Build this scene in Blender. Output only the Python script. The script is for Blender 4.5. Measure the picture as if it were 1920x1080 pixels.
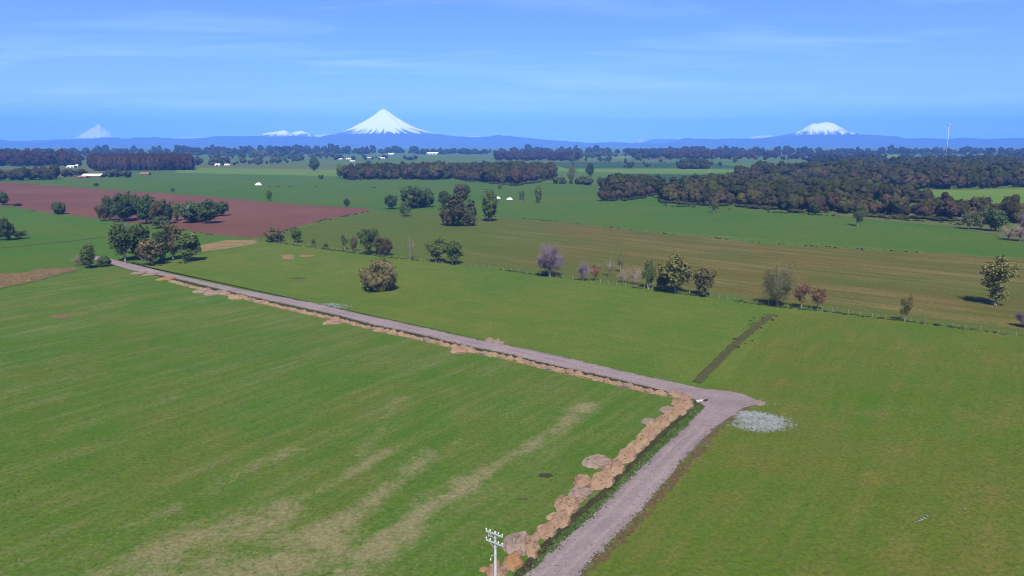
import bpy, math, random
import numpy as np
from mathutils import geometry as mgeo, Vector
for o in list(bpy.data.objects): bpy.data.objects.remove(o)
SC = bpy.context.scene
COL = SC.collection
R = math.radians
rnd = random.Random(7)

# ------------------------------------------------------------------ camera
FPX, CX, CY, HOR, CH = 1371.0, 960.0, 540.0, 269.0, 50.0
PITCH = math.atan((CY - HOR) / FPX)
cam = bpy.data.cameras.new('camera')
cam.sensor_width = 36.0
cam.lens = 36.0 * FPX / 1920.0
cam.clip_start = 1.0
cam.clip_end = 90000.0
camo = bpy.data.objects.new('camera', cam)
camo.location = (0, 0, CH)
camo.rotation_euler = (R(90) - PITCH, 0, 0)
COL.objects.link(camo)
SC.camera = camo

# ------------------------------------------------------------------ world
SUN_EL = 52.0
W = bpy.data.worlds.new('World')
SC.world = W
W.use_nodes = True
nt = W.node_tree
nt.nodes.clear()
def wn(t, **k):
    n = nt.nodes.new(t)
    for a, b in k.items(): setattr(n, a, b)
    return n
wout = wn('ShaderNodeOutputWorld')
wbg = wn('ShaderNodeBackground')
wbg.inputs['Strength'].default_value = 0.095
sky = wn('ShaderNodeTexSky')
sky.sky_type = 'NISHITA'
sky.sun_disc = False
sky.sun_elevation = R(SUN_EL)
sky.sun_rotation = R(180)
sky.air_density = 0.5
sky.dust_density = 0.6
sky.ozone_density = 9.0
sky.altitude = 50
tint = wn('ShaderNodeMixRGB', blend_type='MULTIPLY')
tint.inputs[0].default_value = 1.0
tint.inputs[2].default_value = (0.275, 0.61, 0.95, 1)
nt.links.new(sky.outputs[0], tint.inputs[1])
# thin cirrus: noise on the direction projected to a high plane, so it is a real far layer
tc = wn('ShaderNodeTexCoord')
sep = wn('ShaderNodeSeparateXYZ')
nt.links.new(tc.outputs['Generated'], sep.inputs[0])
def wmath(op, a, b=None, clamp=False):
    n = wn('ShaderNodeMath', operation=op, use_clamp=clamp)
    for i, v in enumerate((a, b)):
        if v is None: continue
        if isinstance(v, (int, float)): n.inputs[i].default_value = v
        else: nt.links.new(v, n.inputs[i])
    return n.outputs[0]
zc = wmath('ADD', wmath('MAXIMUM', sep.outputs[2], 0.0), 0.06)
u = wmath('DIVIDE', sep.outputs[0], zc)
v = wmath('DIVIDE', sep.outputs[1], zc)
cmb = wn('ShaderNodeCombineXYZ')
nt.links.new(wmath('MULTIPLY', u, 0.55), cmb.inputs[0])
nt.links.new(wmath('MULTIPLY', v, 1.5), cmb.inputs[1])
n1 = wn('ShaderNodeTexNoise')
n1.inputs['Scale'].default_value = 0.75
n1.inputs['Detail'].default_value = 7
n1.inputs['Roughness'].default_value = 0.55
n1.inputs['Distortion'].default_value = 0.6
nt.links.new(cmb.outputs[0], n1.inputs[0])
mr = wn('ShaderNodeMapRange')
mr.inputs['From Min'].default_value = 0.50
mr.inputs['From Max'].default_value = 0.78
nt.links.new(n1.outputs[0], mr.inputs[0])
cl = wmath('MULTIPLY', mr.outputs[0], 0.26)
veil = wmath('MINIMUM', wmath('DIVIDE', 0.033, wmath('ADD', wmath('MAXIMUM', sep.outputs[2], 0.0), 0.008)), 0.6)
cl = wmath('ADD', cl, veil, True)      # thin high veil: the lower one looks, the longer the path through it
cmix = wn('ShaderNodeMixRGB')
cmix.inputs[2].default_value = (5.0, 6.9, 8.6, 1)
nt.links.new(cl, cmix.inputs[0])
nt.links.new(tint.outputs[0], cmix.inputs[1])
nt.links.new(cmix.outputs[0], wbg.inputs[0])
nt.links.new(wbg.outputs[0], wout.inputs[0])

# ------------------------------------------------------------------ sun, exposure
sl = bpy.data.lights.new('sun', 'SUN')
sl.energy = 5.0
sl.angle = R(0.5)
sl.color = (1.0, 0.945, 0.87)
so = bpy.data.objects.new('sun', sl)
so.rotation_euler = (R(90 - SUN_EL), 0, R(2))
so.location = (0, -100, 300)
COL.objects.link(so)
SC.view_settings.view_transform = 'Standard'
SC.view_settings.look = 'None'
SC.view_settings.gamma = 1.0
SC.view_settings.use_curve_mapping = False
SC.view_settings.exposure = 0.95
SC.cycles.use_denoising = True
SC.cycles.filter_width = 1.0
SC.cycles.max_bounces = 6
SC.cycles.volume_bounces = 3
SC.cycles.transparent_max_bounces = 8

# ------------------------------------------------------------------ pixel -> ground
cp, sp = math.cos(PITCH), math.sin(PITCH)
def ray(px, py):
    a, b = (px - CX) / FPX, (CY - py) / FPX
    return (a, cp + b * sp, -sp + b * cp)
def G(px, py, z=0.0):
    d = ray(px, py)
    t = (z - CH) / d[2]
    return (d[0] * t, d[1] * t)
def atY(px, py, Y):
    d = ray(px, py); t = Y / d[1]
    return (d[0] * t, Y, CH + d[2] * t)
def depth(x, y, z=0.0):
    return y * cp - (z - CH) * sp
def mpp(x, y, z=0.0):           # metres per photo pixel there
    return depth(x, y, z) / FPX
def GP(pts): return [G(*p) for p in pts]

# ------------------------------------------------------------------ numpy noise
def _h(ix, iy, s):
    n = np.sin(ix * 127.1 + iy * 311.7 + s * 74.7) * 43758.5453
    return n - np.floor(n)
def vn(x, y, s=0):
    x = np.asarray(x, float); y = np.asarray(y, float)
    ix, iy = np.floor(x), np.floor(y)
    fx, fy = x - ix, y - iy
    fx = fx * fx * (3 - 2 * fx); fy = fy * fy * (3 - 2 * fy)
    a = _h(ix, iy, s) * (1 - fx) + _h(ix + 1, iy, s) * fx
    b = _h(ix, iy + 1, s) * (1 - fx) + _h(ix + 1, iy + 1, s) * fx
    return a * (1 - fy) + b * fy
def fbm(x, y, s=0, o=4):
    t, a, n = 0, 0.5, 0
    for i in range(o):
        t = t + a * vn(np.asarray(x) * 2 ** i, np.asarray(y) * 2 ** i, s + i * 3.1); n += a; a *= 0.5
    return t / n
def sstep(a, b, x):
    t = np.clip((x - a) / (b - a), 0, 1)
    return t * t * (3 - 2 * t)
def inpoly(x, y, poly):
    x = np.asarray(x); y = np.asarray(y)
    c = np.zeros(x.shape, bool)
    n = len(poly)
    for i in range(n):
        x1, y1 = poly[i]; x2, y2 = poly[i - 1]
        k = ((y1 > y) != (y2 > y)) & (x < (x2 - x1) * (y - y1) / ((y2 - y1) + 1e-12) + x1)
        c ^= k
    return c
def dseg(x, y, line):
    d = np.full(np.shape(x), 1e9)
    for (x1, y1), (x2, y2) in zip(line[:-1], line[1:]):
        dx, dy = x2 - x1, y2 - y1
        t = np.clip(((x - x1) * dx + (y - y1) * dy) / (dx * dx + dy * dy + 1e-9), 0, 1)
        d = np.minimum(d, np.hypot(x - x1 - t * dx, y - y1 - t * dy))
    return d

# ------------------------------------------------------------------ mesh helpers
def mesh_np(name, V, F, mats, fmi=None, smooth=False, attrs=None, colors=None):
    V = np.asarray(V, np.float32)
    me = bpy.data.meshes.new(name)
    if isinstance(F, np.ndarray):
        k = F.shape[1]; nf = F.shape[0]
        me.vertices.add(len(V)); me.loops.add(nf * k); me.polygons.add(nf)
        me.vertices.foreach_set('co', V.ravel())
        me.loops.foreach_set('vertex_index', F.astype(np.int32).ravel())
        me.polygons.foreach_set('loop_start', np.arange(0, nf * k, k, dtype=np.int32))
        me.update(calc_edges=True)
    else:
        me.from_pydata(V.tolist(), [], F)
        me.update()
    for m in (mats if isinstance(mats, (list, tuple)) else [mats]): me.materials.append(m)
    if fmi is not None: me.polygons.foreach_set('material_index', np.asarray(fmi, np.int32))
    if smooth: me.polygons.foreach_set('use_smooth', np.ones(len(me.polygons), bool))
    for k, a in (attrs or {}).items():
        at = me.attributes.new(k, 'FLOAT', 'POINT'); at.data.foreach_set('value', np.asarray(a, np.float32))
    for k, a in (colors or {}).items():
        at = me.attributes.new(k, 'FLOAT_COLOR', 'POINT'); at.data.foreach_set('color', np.asarray(a, np.float32).ravel())
    me.validate()
    return me
def link(name, me, parent=None, label=None, cat=None, group=None, kind=None, loc=None):
    o = bpy.data.objects.new(name, me)
    COL.objects.link(o)
    if parent is not None: o.parent = parent
    if loc is not None: o.location = loc
    if label: o['label'] = label
    if cat: o['category'] = cat
    if group: o['group'] = group
    if kind: o['kind'] = kind
    return o

class Geo:
    def __init__(s): s.V = []; s.F = []; s.n = 0
    def add(s, V, F):
        V = np.asarray(V, float)
        s.V.append(V); s.F += [tuple(i + s.n for i in f) for f in F]; s.n += len(V)
    def box(s, c, d, rz=0, top=1.0):
        x, y, z = d[0] / 2, d[1] / 2, d[2] / 2
        P = np.array([(-x, -y, -z), (x, -y, -z), (x, y, -z), (-x, y, -z), (-x * top, -y * top, z), (x * top, -y * top, z), (x * top, y * top, z), (-x * top, y * top, z)])
        ca, sa = math.cos(rz), math.sin(rz)
        P = np.stack([P[:, 0] * ca - P[:, 1] * sa, P[:, 0] * sa + P[:, 1] * ca, P[:, 2]], 1) + np.array(c)
        s.add(P, [(0, 3, 2, 1), (4, 5, 6, 7), (0, 1, 5, 4), (1, 2, 6, 5), (2, 3, 7, 6), (3, 0, 4, 7)])
    def tube(s, pts, rad, k=6, cap=True):
        pts = [np.array(p, float) for p in pts]; V = []
        for i, p in enumerate(pts):
            t = pts[min(i + 1, len(pts) - 1)] - pts[max(i - 1, 0)]; t = t / (np.linalg.norm(t) + 1e-9)
            a = np.cross(t, (0, 0, 1) if abs(t[2]) < 0.9 else (1, 0, 0)); a /= np.linalg.norm(a); b = np.cross(t, a)
            for j in range(k):
                q = 2 * math.pi * j / k
                V.append(p + rad[i] * (math.cos(q) * a + math.sin(q) * b))
        F = []
        for i in range(len(pts) - 1):
            for j in range(k):
                F.append((i * k + j, i * k + (j + 1) % k, (i + 1) * k + (j + 1) % k, (i + 1) * k + j))
        if cap: F += [tuple(range(k))[::-1], tuple((len(pts) - 1) * k + j for j in range(k))]
        s.add(V, F)
    def mesh(s, name, mats, smooth=False, fmi=None):
        return mesh_np(name, np.concatenate(s.V), s.F, mats, fmi, smooth)

# ------------------------------------------------------------------ materials
class N:
    K = (0.53, 0.58, 0.42)
    def __init__(s, name):
        s.m = bpy.data.materials.new(name); s.m.use_nodes = True
        s.t = s.m.node_tree; s.b = s.t.nodes['Principled BSDF']
        s.b.inputs['Specular IOR Level'].default_value = 0.06
        s.b.inputs['Roughness'].default_value = 0.9
    def n(s, t, ins=None, **k):
        x = s.t.nodes.new(t)
        for a, b in k.items(): setattr(x, a, b)
        for a, b in (ins or {}).items(): s.put(x.inputs[a], b)
        return x
    def put(s, sock, v):
        if hasattr(v, 'is_linked') or isinstance(v, bpy.types.NodeSocket): s.t.links.new(v, sock)
        else: sock.default_value = v
    def coord(s, scale=(1, 1, 1), rz=0):
        c = s.n('ShaderNodeTexCoord')
        mp = s.n('ShaderNodeMapping', {'Vector': c.outputs['Object'], 'Scale': scale, 'Rotation': (0, 0, rz)})
        if rz:     # rotate first, then stretch
            mp.inputs['Scale'].default_value = (1, 1, 1)
            mp = s.n('ShaderNodeMapping', {'Vector': mp.outputs[0], 'Scale': scale})
        return mp.outputs[0]
    def noise(s, vec, scale, detail=3, rough=0.55, dist=0.0):
        return s.n('ShaderNodeTexNoise', {'Vector': vec, 'Scale': scale, 'Detail': detail, 'Roughness': rough, 'Distortion': dist}).outputs[0]
    def rng(s, v, a, b, c=0.0, d=1.0):
        return s.n('ShaderNodeMapRange', {'Value': v, 'From Min': a, 'From Max': b, 'To Min': c, 'To Max': d}).outputs[0]
    def mix(s, f, a, b, mode='MIX'):
        x = s.n('ShaderNodeMixRGB', blend_type=mode)
        s.put(x.inputs[0], f)
        for i, v in ((1, a), (2, b)): s.put(x.inputs[i], (*v, 1) if isinstance(v, tuple) and len(v) == 3 else v)
        return x.outputs[0]
    def math(s, op, a, b, clamp=False):
        x = s.n('ShaderNodeMath', operation=op, use_clamp=clamp); s.put(x.inputs[0], a); s.put(x.inputs[1], b); return x.outputs[0]
    def attr(s, name): return s.n('ShaderNodeAttribute', attribute_name=name)
    def col(s, c):
        if s.K != 1.0: c = s.mix(1.0, c, s.K, 'MULTIPLY')
        s.put(s.b.inputs['Base Color'], (*c, 1) if isinstance(c, tuple) and len(c) == 3 else c)
    def bump(s, h, dist, strength=0.6):
        s.t.links.new(s.n('ShaderNodeBump', {'Height': h, 'Distance': dist, 'Strength': strength}).outputs[0], s.b.inputs['Normal'])

RD = (lambda a, b: math.atan2(b[1] - a[1], b[0] - a[0]))(G(1050, 1020), G(1330, 780))      # near road direction
FD = (lambda a, b: math.atan2(b[1] - a[1], b[0] - a[0]))(G(560, 565), G(1250, 712))        # far road direction
SD = (lambda a, b: math.atan2(b[1] - a[1], b[0] - a[0]))(G(1040, 415), G(1640, 470))       # stubble rows

def mat_grass(name, green, olive, straw, big=0.018, streak=0.25, rot=0.0, dry_attr=False, amt=0.5, fine=1.0):
    k = N(name)
    v = k.coord()
    vs = k.coord((0.05, 0.60, 1), -rot)
    a = k.rng(k.noise(v, big, 4, 0.6, 0.8), 0.36, 0.64)
    c = k.mix(a, green, olive)
    b = k.rng(k.noise(vs, 0.55, 4, 0.6), 0.45, 0.72, 0, streak)
    c = k.mix(b, c, straw)
    pat = k.rng(k.noise(v, 0.09, 5, 0.65), 0.4, 0.62, 0.0, 1.0)
    c = k.mix(k.rng(k.noise(v, 0.23, 5, 0.7, 0.5), 0.5, 0.68, 0, 0.45), c, tuple(x * y for x, y in zip(olive, (1.15, 1.12, 1.5))))
    lush = tuple(x * y for x, y in zip(green, (0.72, 0.98, 0.55)))
    c = k.mix(k.math('MULTIPLY', pat, 0.45), c, lush)
    if dry_attr:
        d = k.attr('dry').outputs['Fac']
        sp_ = k.noise(v, 0.75, 5, 0.8)
        th = k.rng(k.math('ADD', k.math('MULTIPLY', d, 0.56), k.math('MULTIPLY', sp_, 1.0)), 0.62, 0.98)
        c = k.mix(k.math('MULTIPLY', th, 0.82), c, straw)
    f = k.noise(v, 1.6 * fine, 5, 0.72)
    c = k.mix(1.0, c, k.n('ShaderNodeMapRange', {'Value': f, 'From Min': 0.25, 'From Max': 0.75, 'To Min': 0.60, 'To Max': 1.42}).outputs[0], 'MULTIPLY')
    spk = k.rng(k.noise(v, 3.3 * fine, 2, 0.6), 0.66, 0.74, 0, 0.5)
    c = k.mix(spk, c, straw)
    k.col(c)
    k.bump(f, 0.25, 0.7)
    return k.m
GREEN = (0.072, 0.140, 0.014)
M_near = mat_grass('grass_near', GREEN, (0.118, 0.138, 0.026), (0.275, 0.215, 0.15), 0.03, 0.4, RD, True)
M_mid = mat_grass('grass_middle', (0.090, 0.142, 0.018), (0.142, 0.152, 0.028), (0.22, 0.19, 0.08), 0.02, 0.25, FD)
M_right = mat_grass('grass_right', (0.088, 0.138, 0.013), (0.130, 0.132, 0.024), (0.20, 0.15, 0.06), 0.028, 0.55, RD, True)
M_back = mat_grass('grass_back', (0.062, 0.128, 0.018), (0.100, 0.132, 0.024), (0.15, 0.14, 0.05), 0.012, 0.2, SD)
M_left = mat_grass('grass_left', (0.066, 0.136, 0.015), (0.098, 0.138, 0.022), (0.17, 0.15, 0.06), 0.015, 0.2, SD)
M_far = mat_grass('grass_far', (0.072, 0.130, 0.022), (0.130, 0.145, 0.036), (0.20, 0.18, 0.07), 0.003, 0.3, 0.1, False, 0.5, 0.2)
M_bright = mat_grass('grass_bright', (0.125, 0.195, 0.030), (0.165, 0.205, 0.04), (0.20, 0.21, 0.06), 0.006, 0.2, 0.1)
M_dark = mat_grass('grass_dark', (0.040, 0.080, 0.024), (0.050, 0.085, 0.030), (0.08, 0.09, 0.05), 0.006, 0.2, 0.1)
M_dull = mat_grass('grass_dull', (0.105, 0.120, 0.040), (0.135, 0.130, 0.05), (0.19, 0.165, 0.09), 0.004, 0.3, 0.1, False, 0.5, 0.3)
def mat_stubble():
    k = N('stubble')
    v = k.coord(); vs = k.coord((0.010, 0.13, 1), -SD); vf = k.coord((0.022, 0.42, 1), -SD)
    a = k.rng(k.noise(v, 0.014, 5, 0.65, 0.8), 0.34, 0.56)
    c = k.mix(a, (0.108, 0.108, 0.019), (0.150, 0.098, 0.030))
    c = k.mix(k.rng(k.noise(vs, 1.0, 4, 0.65), 0.46, 0.66, 0, 0.8), c, (0.225, 0.165, 0.085))
    c = k.mix(k.rng(k.noise(vf, 0.8, 3, 0.6), 0.48, 0.64, 0, 0.75), c, (0.080, 0.100, 0.016))
    c = k.mix(k.rng(k.noise(v, 0.022, 5, 0.65, 1.0), 0.48, 0.64, 0, 0.6), c, (0.088, 0.105, 0.016))
    g = k.attr('green').outputs['Fac']
    c = k.mix(k.math('MULTIPLY', g, 0.85), c, (0.085, 0.125, 0.018))
    f = k.noise(v, 0.9, 5, 0.7)
    c = k.mix(1.0, c, k.rng(f, 0.25, 0.75, 0.65, 1.32), 'MULTIPLY')
    k.col(c); k.bump(f, 0.2, 0.5)
    return k.m
def mat_plough():
    k = N('ploughed_soil')
    v = k.coord(); vs = k.coord((0.02, 0.5, 1), -SD)
    c = k.mix(k.rng(k.noise(v, 0.012, 4, 0.6), 0.38, 0.62), (0.165, 0.066, 0.062), (0.205, 0.086, 0.080))
    c = k.mix(k.rng(k.noise(vs, 1.0, 3, 0.6), 0.45, 0.7, 0, 0.5), c, (0.125, 0.054, 0.052))
    f = k.noise(v, 0.8, 5, 0.75)
    c = k.mix(1.0, c, k.rng(f, 0.25, 0.75, 0.65, 1.35), 'MULTIPLY')
    k.col(c); k.bump(f, 0.3, 0.6)
    return k.m
def mat_soil(name, a, b, c2, sc=0.8, bump=0.15):
    k = N(name); v = k.coord()
    if name.startswith('mound'): k.K = (.49, .53, .54)
    c = k.mix(k.rng(k.noise(v, 0.35 * sc, 3, 0.6), 0.4, 0.6), a, b)
    f = k.noise(v, 2.2 * sc, 5, 0.75)
    c = k.mix(k.rng(k.noise(v, 1.8 * sc, 4, 0.7), 0.51, 0.60, 0, .8), c, c2)
    k.col(c); k.bump(f, bump, 0.9)
    return k.m
def mat_road():
    k = N('gravel_road'); v = k.coord(); k.K = (.53, .50, .48)
    u = k.attr('across').outputs['Fac']
    c = k.mix(k.rng(k.noise(v, 0.12, 4, 0.6), 0.38, 0.62), (0.270, 0.225, 0.235), (0.33, 0.275, 0.285))
    rut = k.rng(k.math('ABSOLUTE', k.math('SUBTRACT', k.math('ABSOLUTE', u, 0.0), 0.42), 0.0), 0.0, 0.2, 0.7, 0.0)
    c = k.mix(rut, c, (0.37, 0.315, 0.32))
    f = k.noise(v, 2.6, 5, 0.8)
    c = k.mix(1.0, c, k.rng(f, 0.28, 0.72, 0.72, 1.22), 'MULTIPLY')
    c = k.mix(k.rng(k.noise(v, 1.7, 2, 0.5), 0.66, 0.72, 0, 0.6), c, (0.10, 0.075, 0.07))
    e = k.rng(k.math('ADD', k.math('ABSOLUTE', u, 0.0), k.rng(k.noise(v, 0.9, 4, 0.7), 0.3, 0.7, -0.3, 0.3)), 0.86, 1.12)
    c = k.mix(k.math('MULTIPLY', e, 0.6), c, (0.115, 0.095, 0.06))
    k.col(c); k.bump(f, 0.06, 0.8)
    return k.m
M_stub, M_plough, M_road = mat_stubble(), mat_plough(), mat_road()
M_mound = mat_soil('mound_earth', (0.40, 0.235, 0.145), (0.47, 0.29, 0.195), (0.13, 0.075, 0.045), 1.0, 0.35)
M_mound2 = mat_soil('mound_earth_pale', (0.45, 0.28, 0.155), (0.50, 0.33, 0.20), (0.14, 0.085, 0.05), 1.0, 0.35)
M_mound3 = mat_soil('mound_earth_grey', (0.35, 0.235, 0.18), (0.41, 0.285, 0.23), (0.13, 0.085, 0.06), 1.0, 0.35)
M_orange = mat_soil('mound_clay', (0.46, 0.215, 0.095), (0.43, 0.24, 0.125), (0.27, 0.12, 0.06), 1.0, 0.2)
M_ditch = mat_soil('wet_soil', (0.050, 0.034, 0.024), (0.065, 0.050, 0.030), (0.055, 0.075, 0.022), 1.0, 0.2)
M_ditch2 = mat_soil('overgrown_soil', (0.085, 0.065, 0.042), (0.10, 0.085, 0.045), (0.070, 0.105, 0.028), 1.0, 0.2)
M_scrub = mat_soil('bare_scrub', (0.20, 0.105, 0.075), (0.25, 0.15, 0.11), (0.080, 0.105, 0.025), 0.5, 0.3)
M_sand = mat_soil('bare_sand', (0.33, 0.20, 0.125), (0.27, 0.17, 0.105), (0.15, 0.13, 0.06), 0.35, 0.2)
M_brown = mat_soil('brown_verge', (0.14, 0.075, 0.04), (0.10, 0.09, 0.035), (0.18, 0.13, 0.10), 1.0, 0.1)
M_stone = mat_soil('pale_stone', (0.33, 0.33, 0.37), (0.26, 0.26, 0.29), (0.20, 0.19, 0.20), 1.5, 0.05)
M_clod = mat_soil('dark_clod', (0.10, 0.075, 0.065), (0.13, 0.10, 0.085), (0.06, 0.05, 0.04), 1.5, 0.05)
M_gravel = mat_soil('grey_gravel', (0.42, 0.41, 0.56), (0.33, 0.32, 0.45), (0.20, 0.20, 0.27), 1.2, 0.12)

def mat_leaf(name, a, b, c, var=0.25, trans=0.2):
    k = N(name)
    oi = k.n('ShaderNodeObjectInfo').outputs['Random']
    g = k.n('ShaderNodeNewGeometry')
    v = k.coord()
    col = k.mix(k.rng(k.noise(v, 4.0, 2, 0.6), 0.35, 0.65), a, b)
    ri = g.outputs['Random Per Island']
    col = k.mix(k.rng(ri, 0.72, 1.0, 0, 0.8), col, c)
    kk = 0.46 if name.startswith('wood') else 1.18
    col = k.mix(1.0, col, k.rng(oi, 0, 1, (1 - var) * kk, (1 + var) * kk), 'MULTIPLY')
    d = k.n('ShaderNodeBsdfDiffuse', {'Color': col})
    tr = k.n('ShaderNodeBsdfTranslucent', {'Color': col})
    mx = k.n('ShaderNodeMixShader', {0: trans, 1: d.outputs[0], 2: tr.outputs[0]})
    k.t.links.new(mx.outputs[0], k.t.nodes['Material Output'].inputs[0])
    return k.m
L = {
 'ever':  mat_leaf('leaf_evergreen', (0.030, 0.050, 0.020), (0.045, 0.068, 0.024), (0.070, 0.085, 0.035)),
 'green': mat_leaf('leaf_green', (0.045, 0.070, 0.020), (0.065, 0.092, 0.026), (0.105, 0.120, 0.045)),
 'olive': mat_leaf('leaf_olive', (0.080, 0.084, 0.024), (0.105, 0.105, 0.032), (0.140, 0.110, 0.050)),
 'brown': mat_leaf('leaf_brown', (0.068, 0.060, 0.026), (0.092, 0.080, 0.034), (0.14, 0.115, 0.06)),
 'red':   mat_leaf('leaf_red', (0.115, 0.066, 0.038), (0.14, 0.082, 0.048), (0.17, 0.11, 0.065)),
 'twig':  mat_leaf('twig_purple', (0.125, 0.092, 0.120), (0.155, 0.115, 0.145), (0.21, 0.16, 0.19), 0.15, 0.05),
 'pink':  mat_leaf('twig_pink', (0.200, 0.130, 0.115), (0.23, 0.155, 0.13), (0.28, 0.2, 0.16), 0.15, 0.05),
 'grey':  mat_leaf('leaf_greygreen', (0.085, 0.088, 0.036), (0.110, 0.110, 0.046), (0.155, 0.145, 0.075)),
 'ragged': mat_leaf('leaf_ragged', (0.038, 0.040, 0.022), (0.056, 0.054, 0.028), (0.09, 0.08, 0.045)),
 'wood_dark': mat_leaf('wood_leaf_dark', (0.075, 0.074, 0.030), (0.10, 0.095, 0.040), (0.14, 0.13, 0.06)),
 'wood_brown': mat_leaf('wood_leaf_brown', (0.105, 0.074, 0.046), (0.13, 0.094, 0.056), (0.17, 0.125, 0.08)),
 'wood_green': mat_leaf('wood_leaf_green', (0.095, 0.092, 0.026), (0.12, 0.115, 0.032), (0.16, 0.15, 0.05)),
 'wood_red': mat_leaf('wood_leaf_red', (0.11, 0.050, 0.042), (0.14, 0.065, 0.052), (0.15, 0.09, 0.07)),
}
def mat_tinted():
    k = N('woodland_foliage')
    c = k.attr('tint').outputs['Color']
    g = k.n('ShaderNodeNewGeometry')
    c = k.mix(1.0, c, k.rng(g.outputs['Random Per Island'], 0, 1, 0.75, 1.25), 'MULTIPLY')
    k.col(c)
    return k.m
M_wood = mat_tinted()
def flat(name, c, rough=0.8, var=0.15, sc=1.0):
    k = N(name); v = k.coord(); k.K = (.78, .78, .70)
    f = k.noise(v, sc, 4, 0.7)
    k.col(k.mix(1.0, c, k.rng(f, 0.3, 0.7, 1 - var, 1 + var), 'MULTIPLY'))
    k.b.inputs['Roughness'].default_value = rough
    return k.m
M_bark = flat('bark', (0.17, 0.14, 0.12), 0.9, 0.3, 3)
M_barkp = flat('bark_pale', (0.30, 0.26, 0.25), 0.9, 0.25, 3)
M_barkpp = flat('bark_purple', (0.24, 0.18, 0.21), 0.9, 0.25, 3)
M_post = flat('weathered_wood', (0.23, 0.19, 0.15), 0.9, 0.3, 5)
M_wire = flat('wire', (0.25, 0.25, 0.25), 0.5, 0.1)
M_conc = flat('pale_concrete', (0.52, 0.48, 0.56), 0.8, 0.10, 2)
M_steel = flat('galvanised_steel', (0.36, 0.38, 0.44), 0.5, 0.15, 3)
M_porc = flat('porcelain', (0.75, 0.74, 0.74), 0.3, 0.05)
M_white = flat('white_paint', (0.80, 0.80, 0.80), 0.5, 0.05, 0.2)
M_roofg = flat('grey_roof', (0.50, 0.48, 0.50), 0.6, 0.12, 0.3)
M_roofr = flat('rust_roof', (0.26, 0.13, 0.11), 0.7, 0.15, 0.3)
M_wallw = flat('white_wall', (0.72, 0.71, 0.70), 0.8, 0.08, 0.3)
M_wallr = flat('red_brown_wall', (0.22, 0.12, 0.11), 0.8, 0.12, 0.3)
M_door = flat('dark_opening', (0.05, 0.05, 0.06), 0.6, 0.1)
M_turb = flat('turbine_white', (0.42, 0.44, 0.47), 0.4, 0.03, 0.1)

# ------------------------------------------------------------------ ground and fields
def jag(pts, amp, step, closed=True, seed=0):
    out = []; n = len(pts); r = random.Random(seed)
    for i in range(n if closed else n - 1):
        a, b = pts[i], pts[(i + 1) % n]
        d = math.hypot(b[0] - a[0], b[1] - a[1]); m = max(1, int(d / step))
        nx, ny = -(b[1] - a[1]) / (d + 1e-9), (b[0] - a[0]) / (d + 1e-9)
        for j in range(m):
            t = j / m; e = amp * r.gauss(0, 0.6) * (0 if j == 0 else 1)
            out.append((a[0] + (b[0] - a[0]) * t + nx * e, a[1] + (b[1] - a[1]) * t + ny * e))
    if not closed: out.append(pts[-1])
    return out
ZL = [0.0]
def sheet(name, poly, mat, z=None, amp=0.25, step=1.5, cell=None, attrs=None, kind='structure', seed=1):
    if z is None: ZL[0] += 0.004; z = 0.01 + ZL[0]
    P = jag(poly, amp, step, True, seed)
    if cell:
        xs = [p[0] for p in P]; ys = [p[1] for p in P]
        gx, gy = np.meshgrid(np.arange(min(xs), max(xs), cell), np.arange(min(ys), max(ys), cell))
        r = np.random.RandomState(seed)
        gx = gx.ravel() + r.uniform(-.25, .25, gx.size) * cell; gy = gy.ravel() + r.uniform(-.25, .25, gy.size) * cell
        k = inpoly(gx, gy, P)
        pts = P + list(zip(gx[k], gy[k]))
        res = mgeo.delaunay_2d_cdt([Vector(p) for p in pts], [], [list(range(len(P)))], 1, 1e-4)
        V = np.array([(v.x, v.y, z) for v in res[0]]); F = [tuple(f) for f in res[2]]
    else:
        V = np.array([(x, y, z) for x, y in P]); F = [tuple(range(len(P)))]
    at = {k_: f(V[:, 0], V[:, 1]) for k_, f in (attrs or {}).items()}
    me = mesh_np(name, V, F, mat, attrs=at)
    if me.polygons[0].normal.z < 0: me.flip_normals()
    return link(name, me, kind=kind)

# base ground, one sheet to the foot of the mountains and beyond
def build_ground():
    ys = np.concatenate([np.linspace(-3000, 0, 6)[:-1], np.linspace(0, 6000, 40), np.linspace(6500, 27000, 20)])
    xs = np.linspace(-19000, 19000, 60)
    gx, gy = np.meshgrid(xs, ys)
    V = np.stack([gx.ravel(), gy.ravel(), np.zeros(gx.size)], 1)
    nx, ny = len(xs), len(ys)
    i, j = np.meshgrid(np.arange(nx - 1), np.arange(ny - 1)); a = (j * nx + i).ravel()
    F = np.stack([a, a + 1, a + nx + 1, a + nx], 1)
    return link('ground', mesh_np('ground', V, F, M_far), kind='structure')
build_ground()

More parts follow.
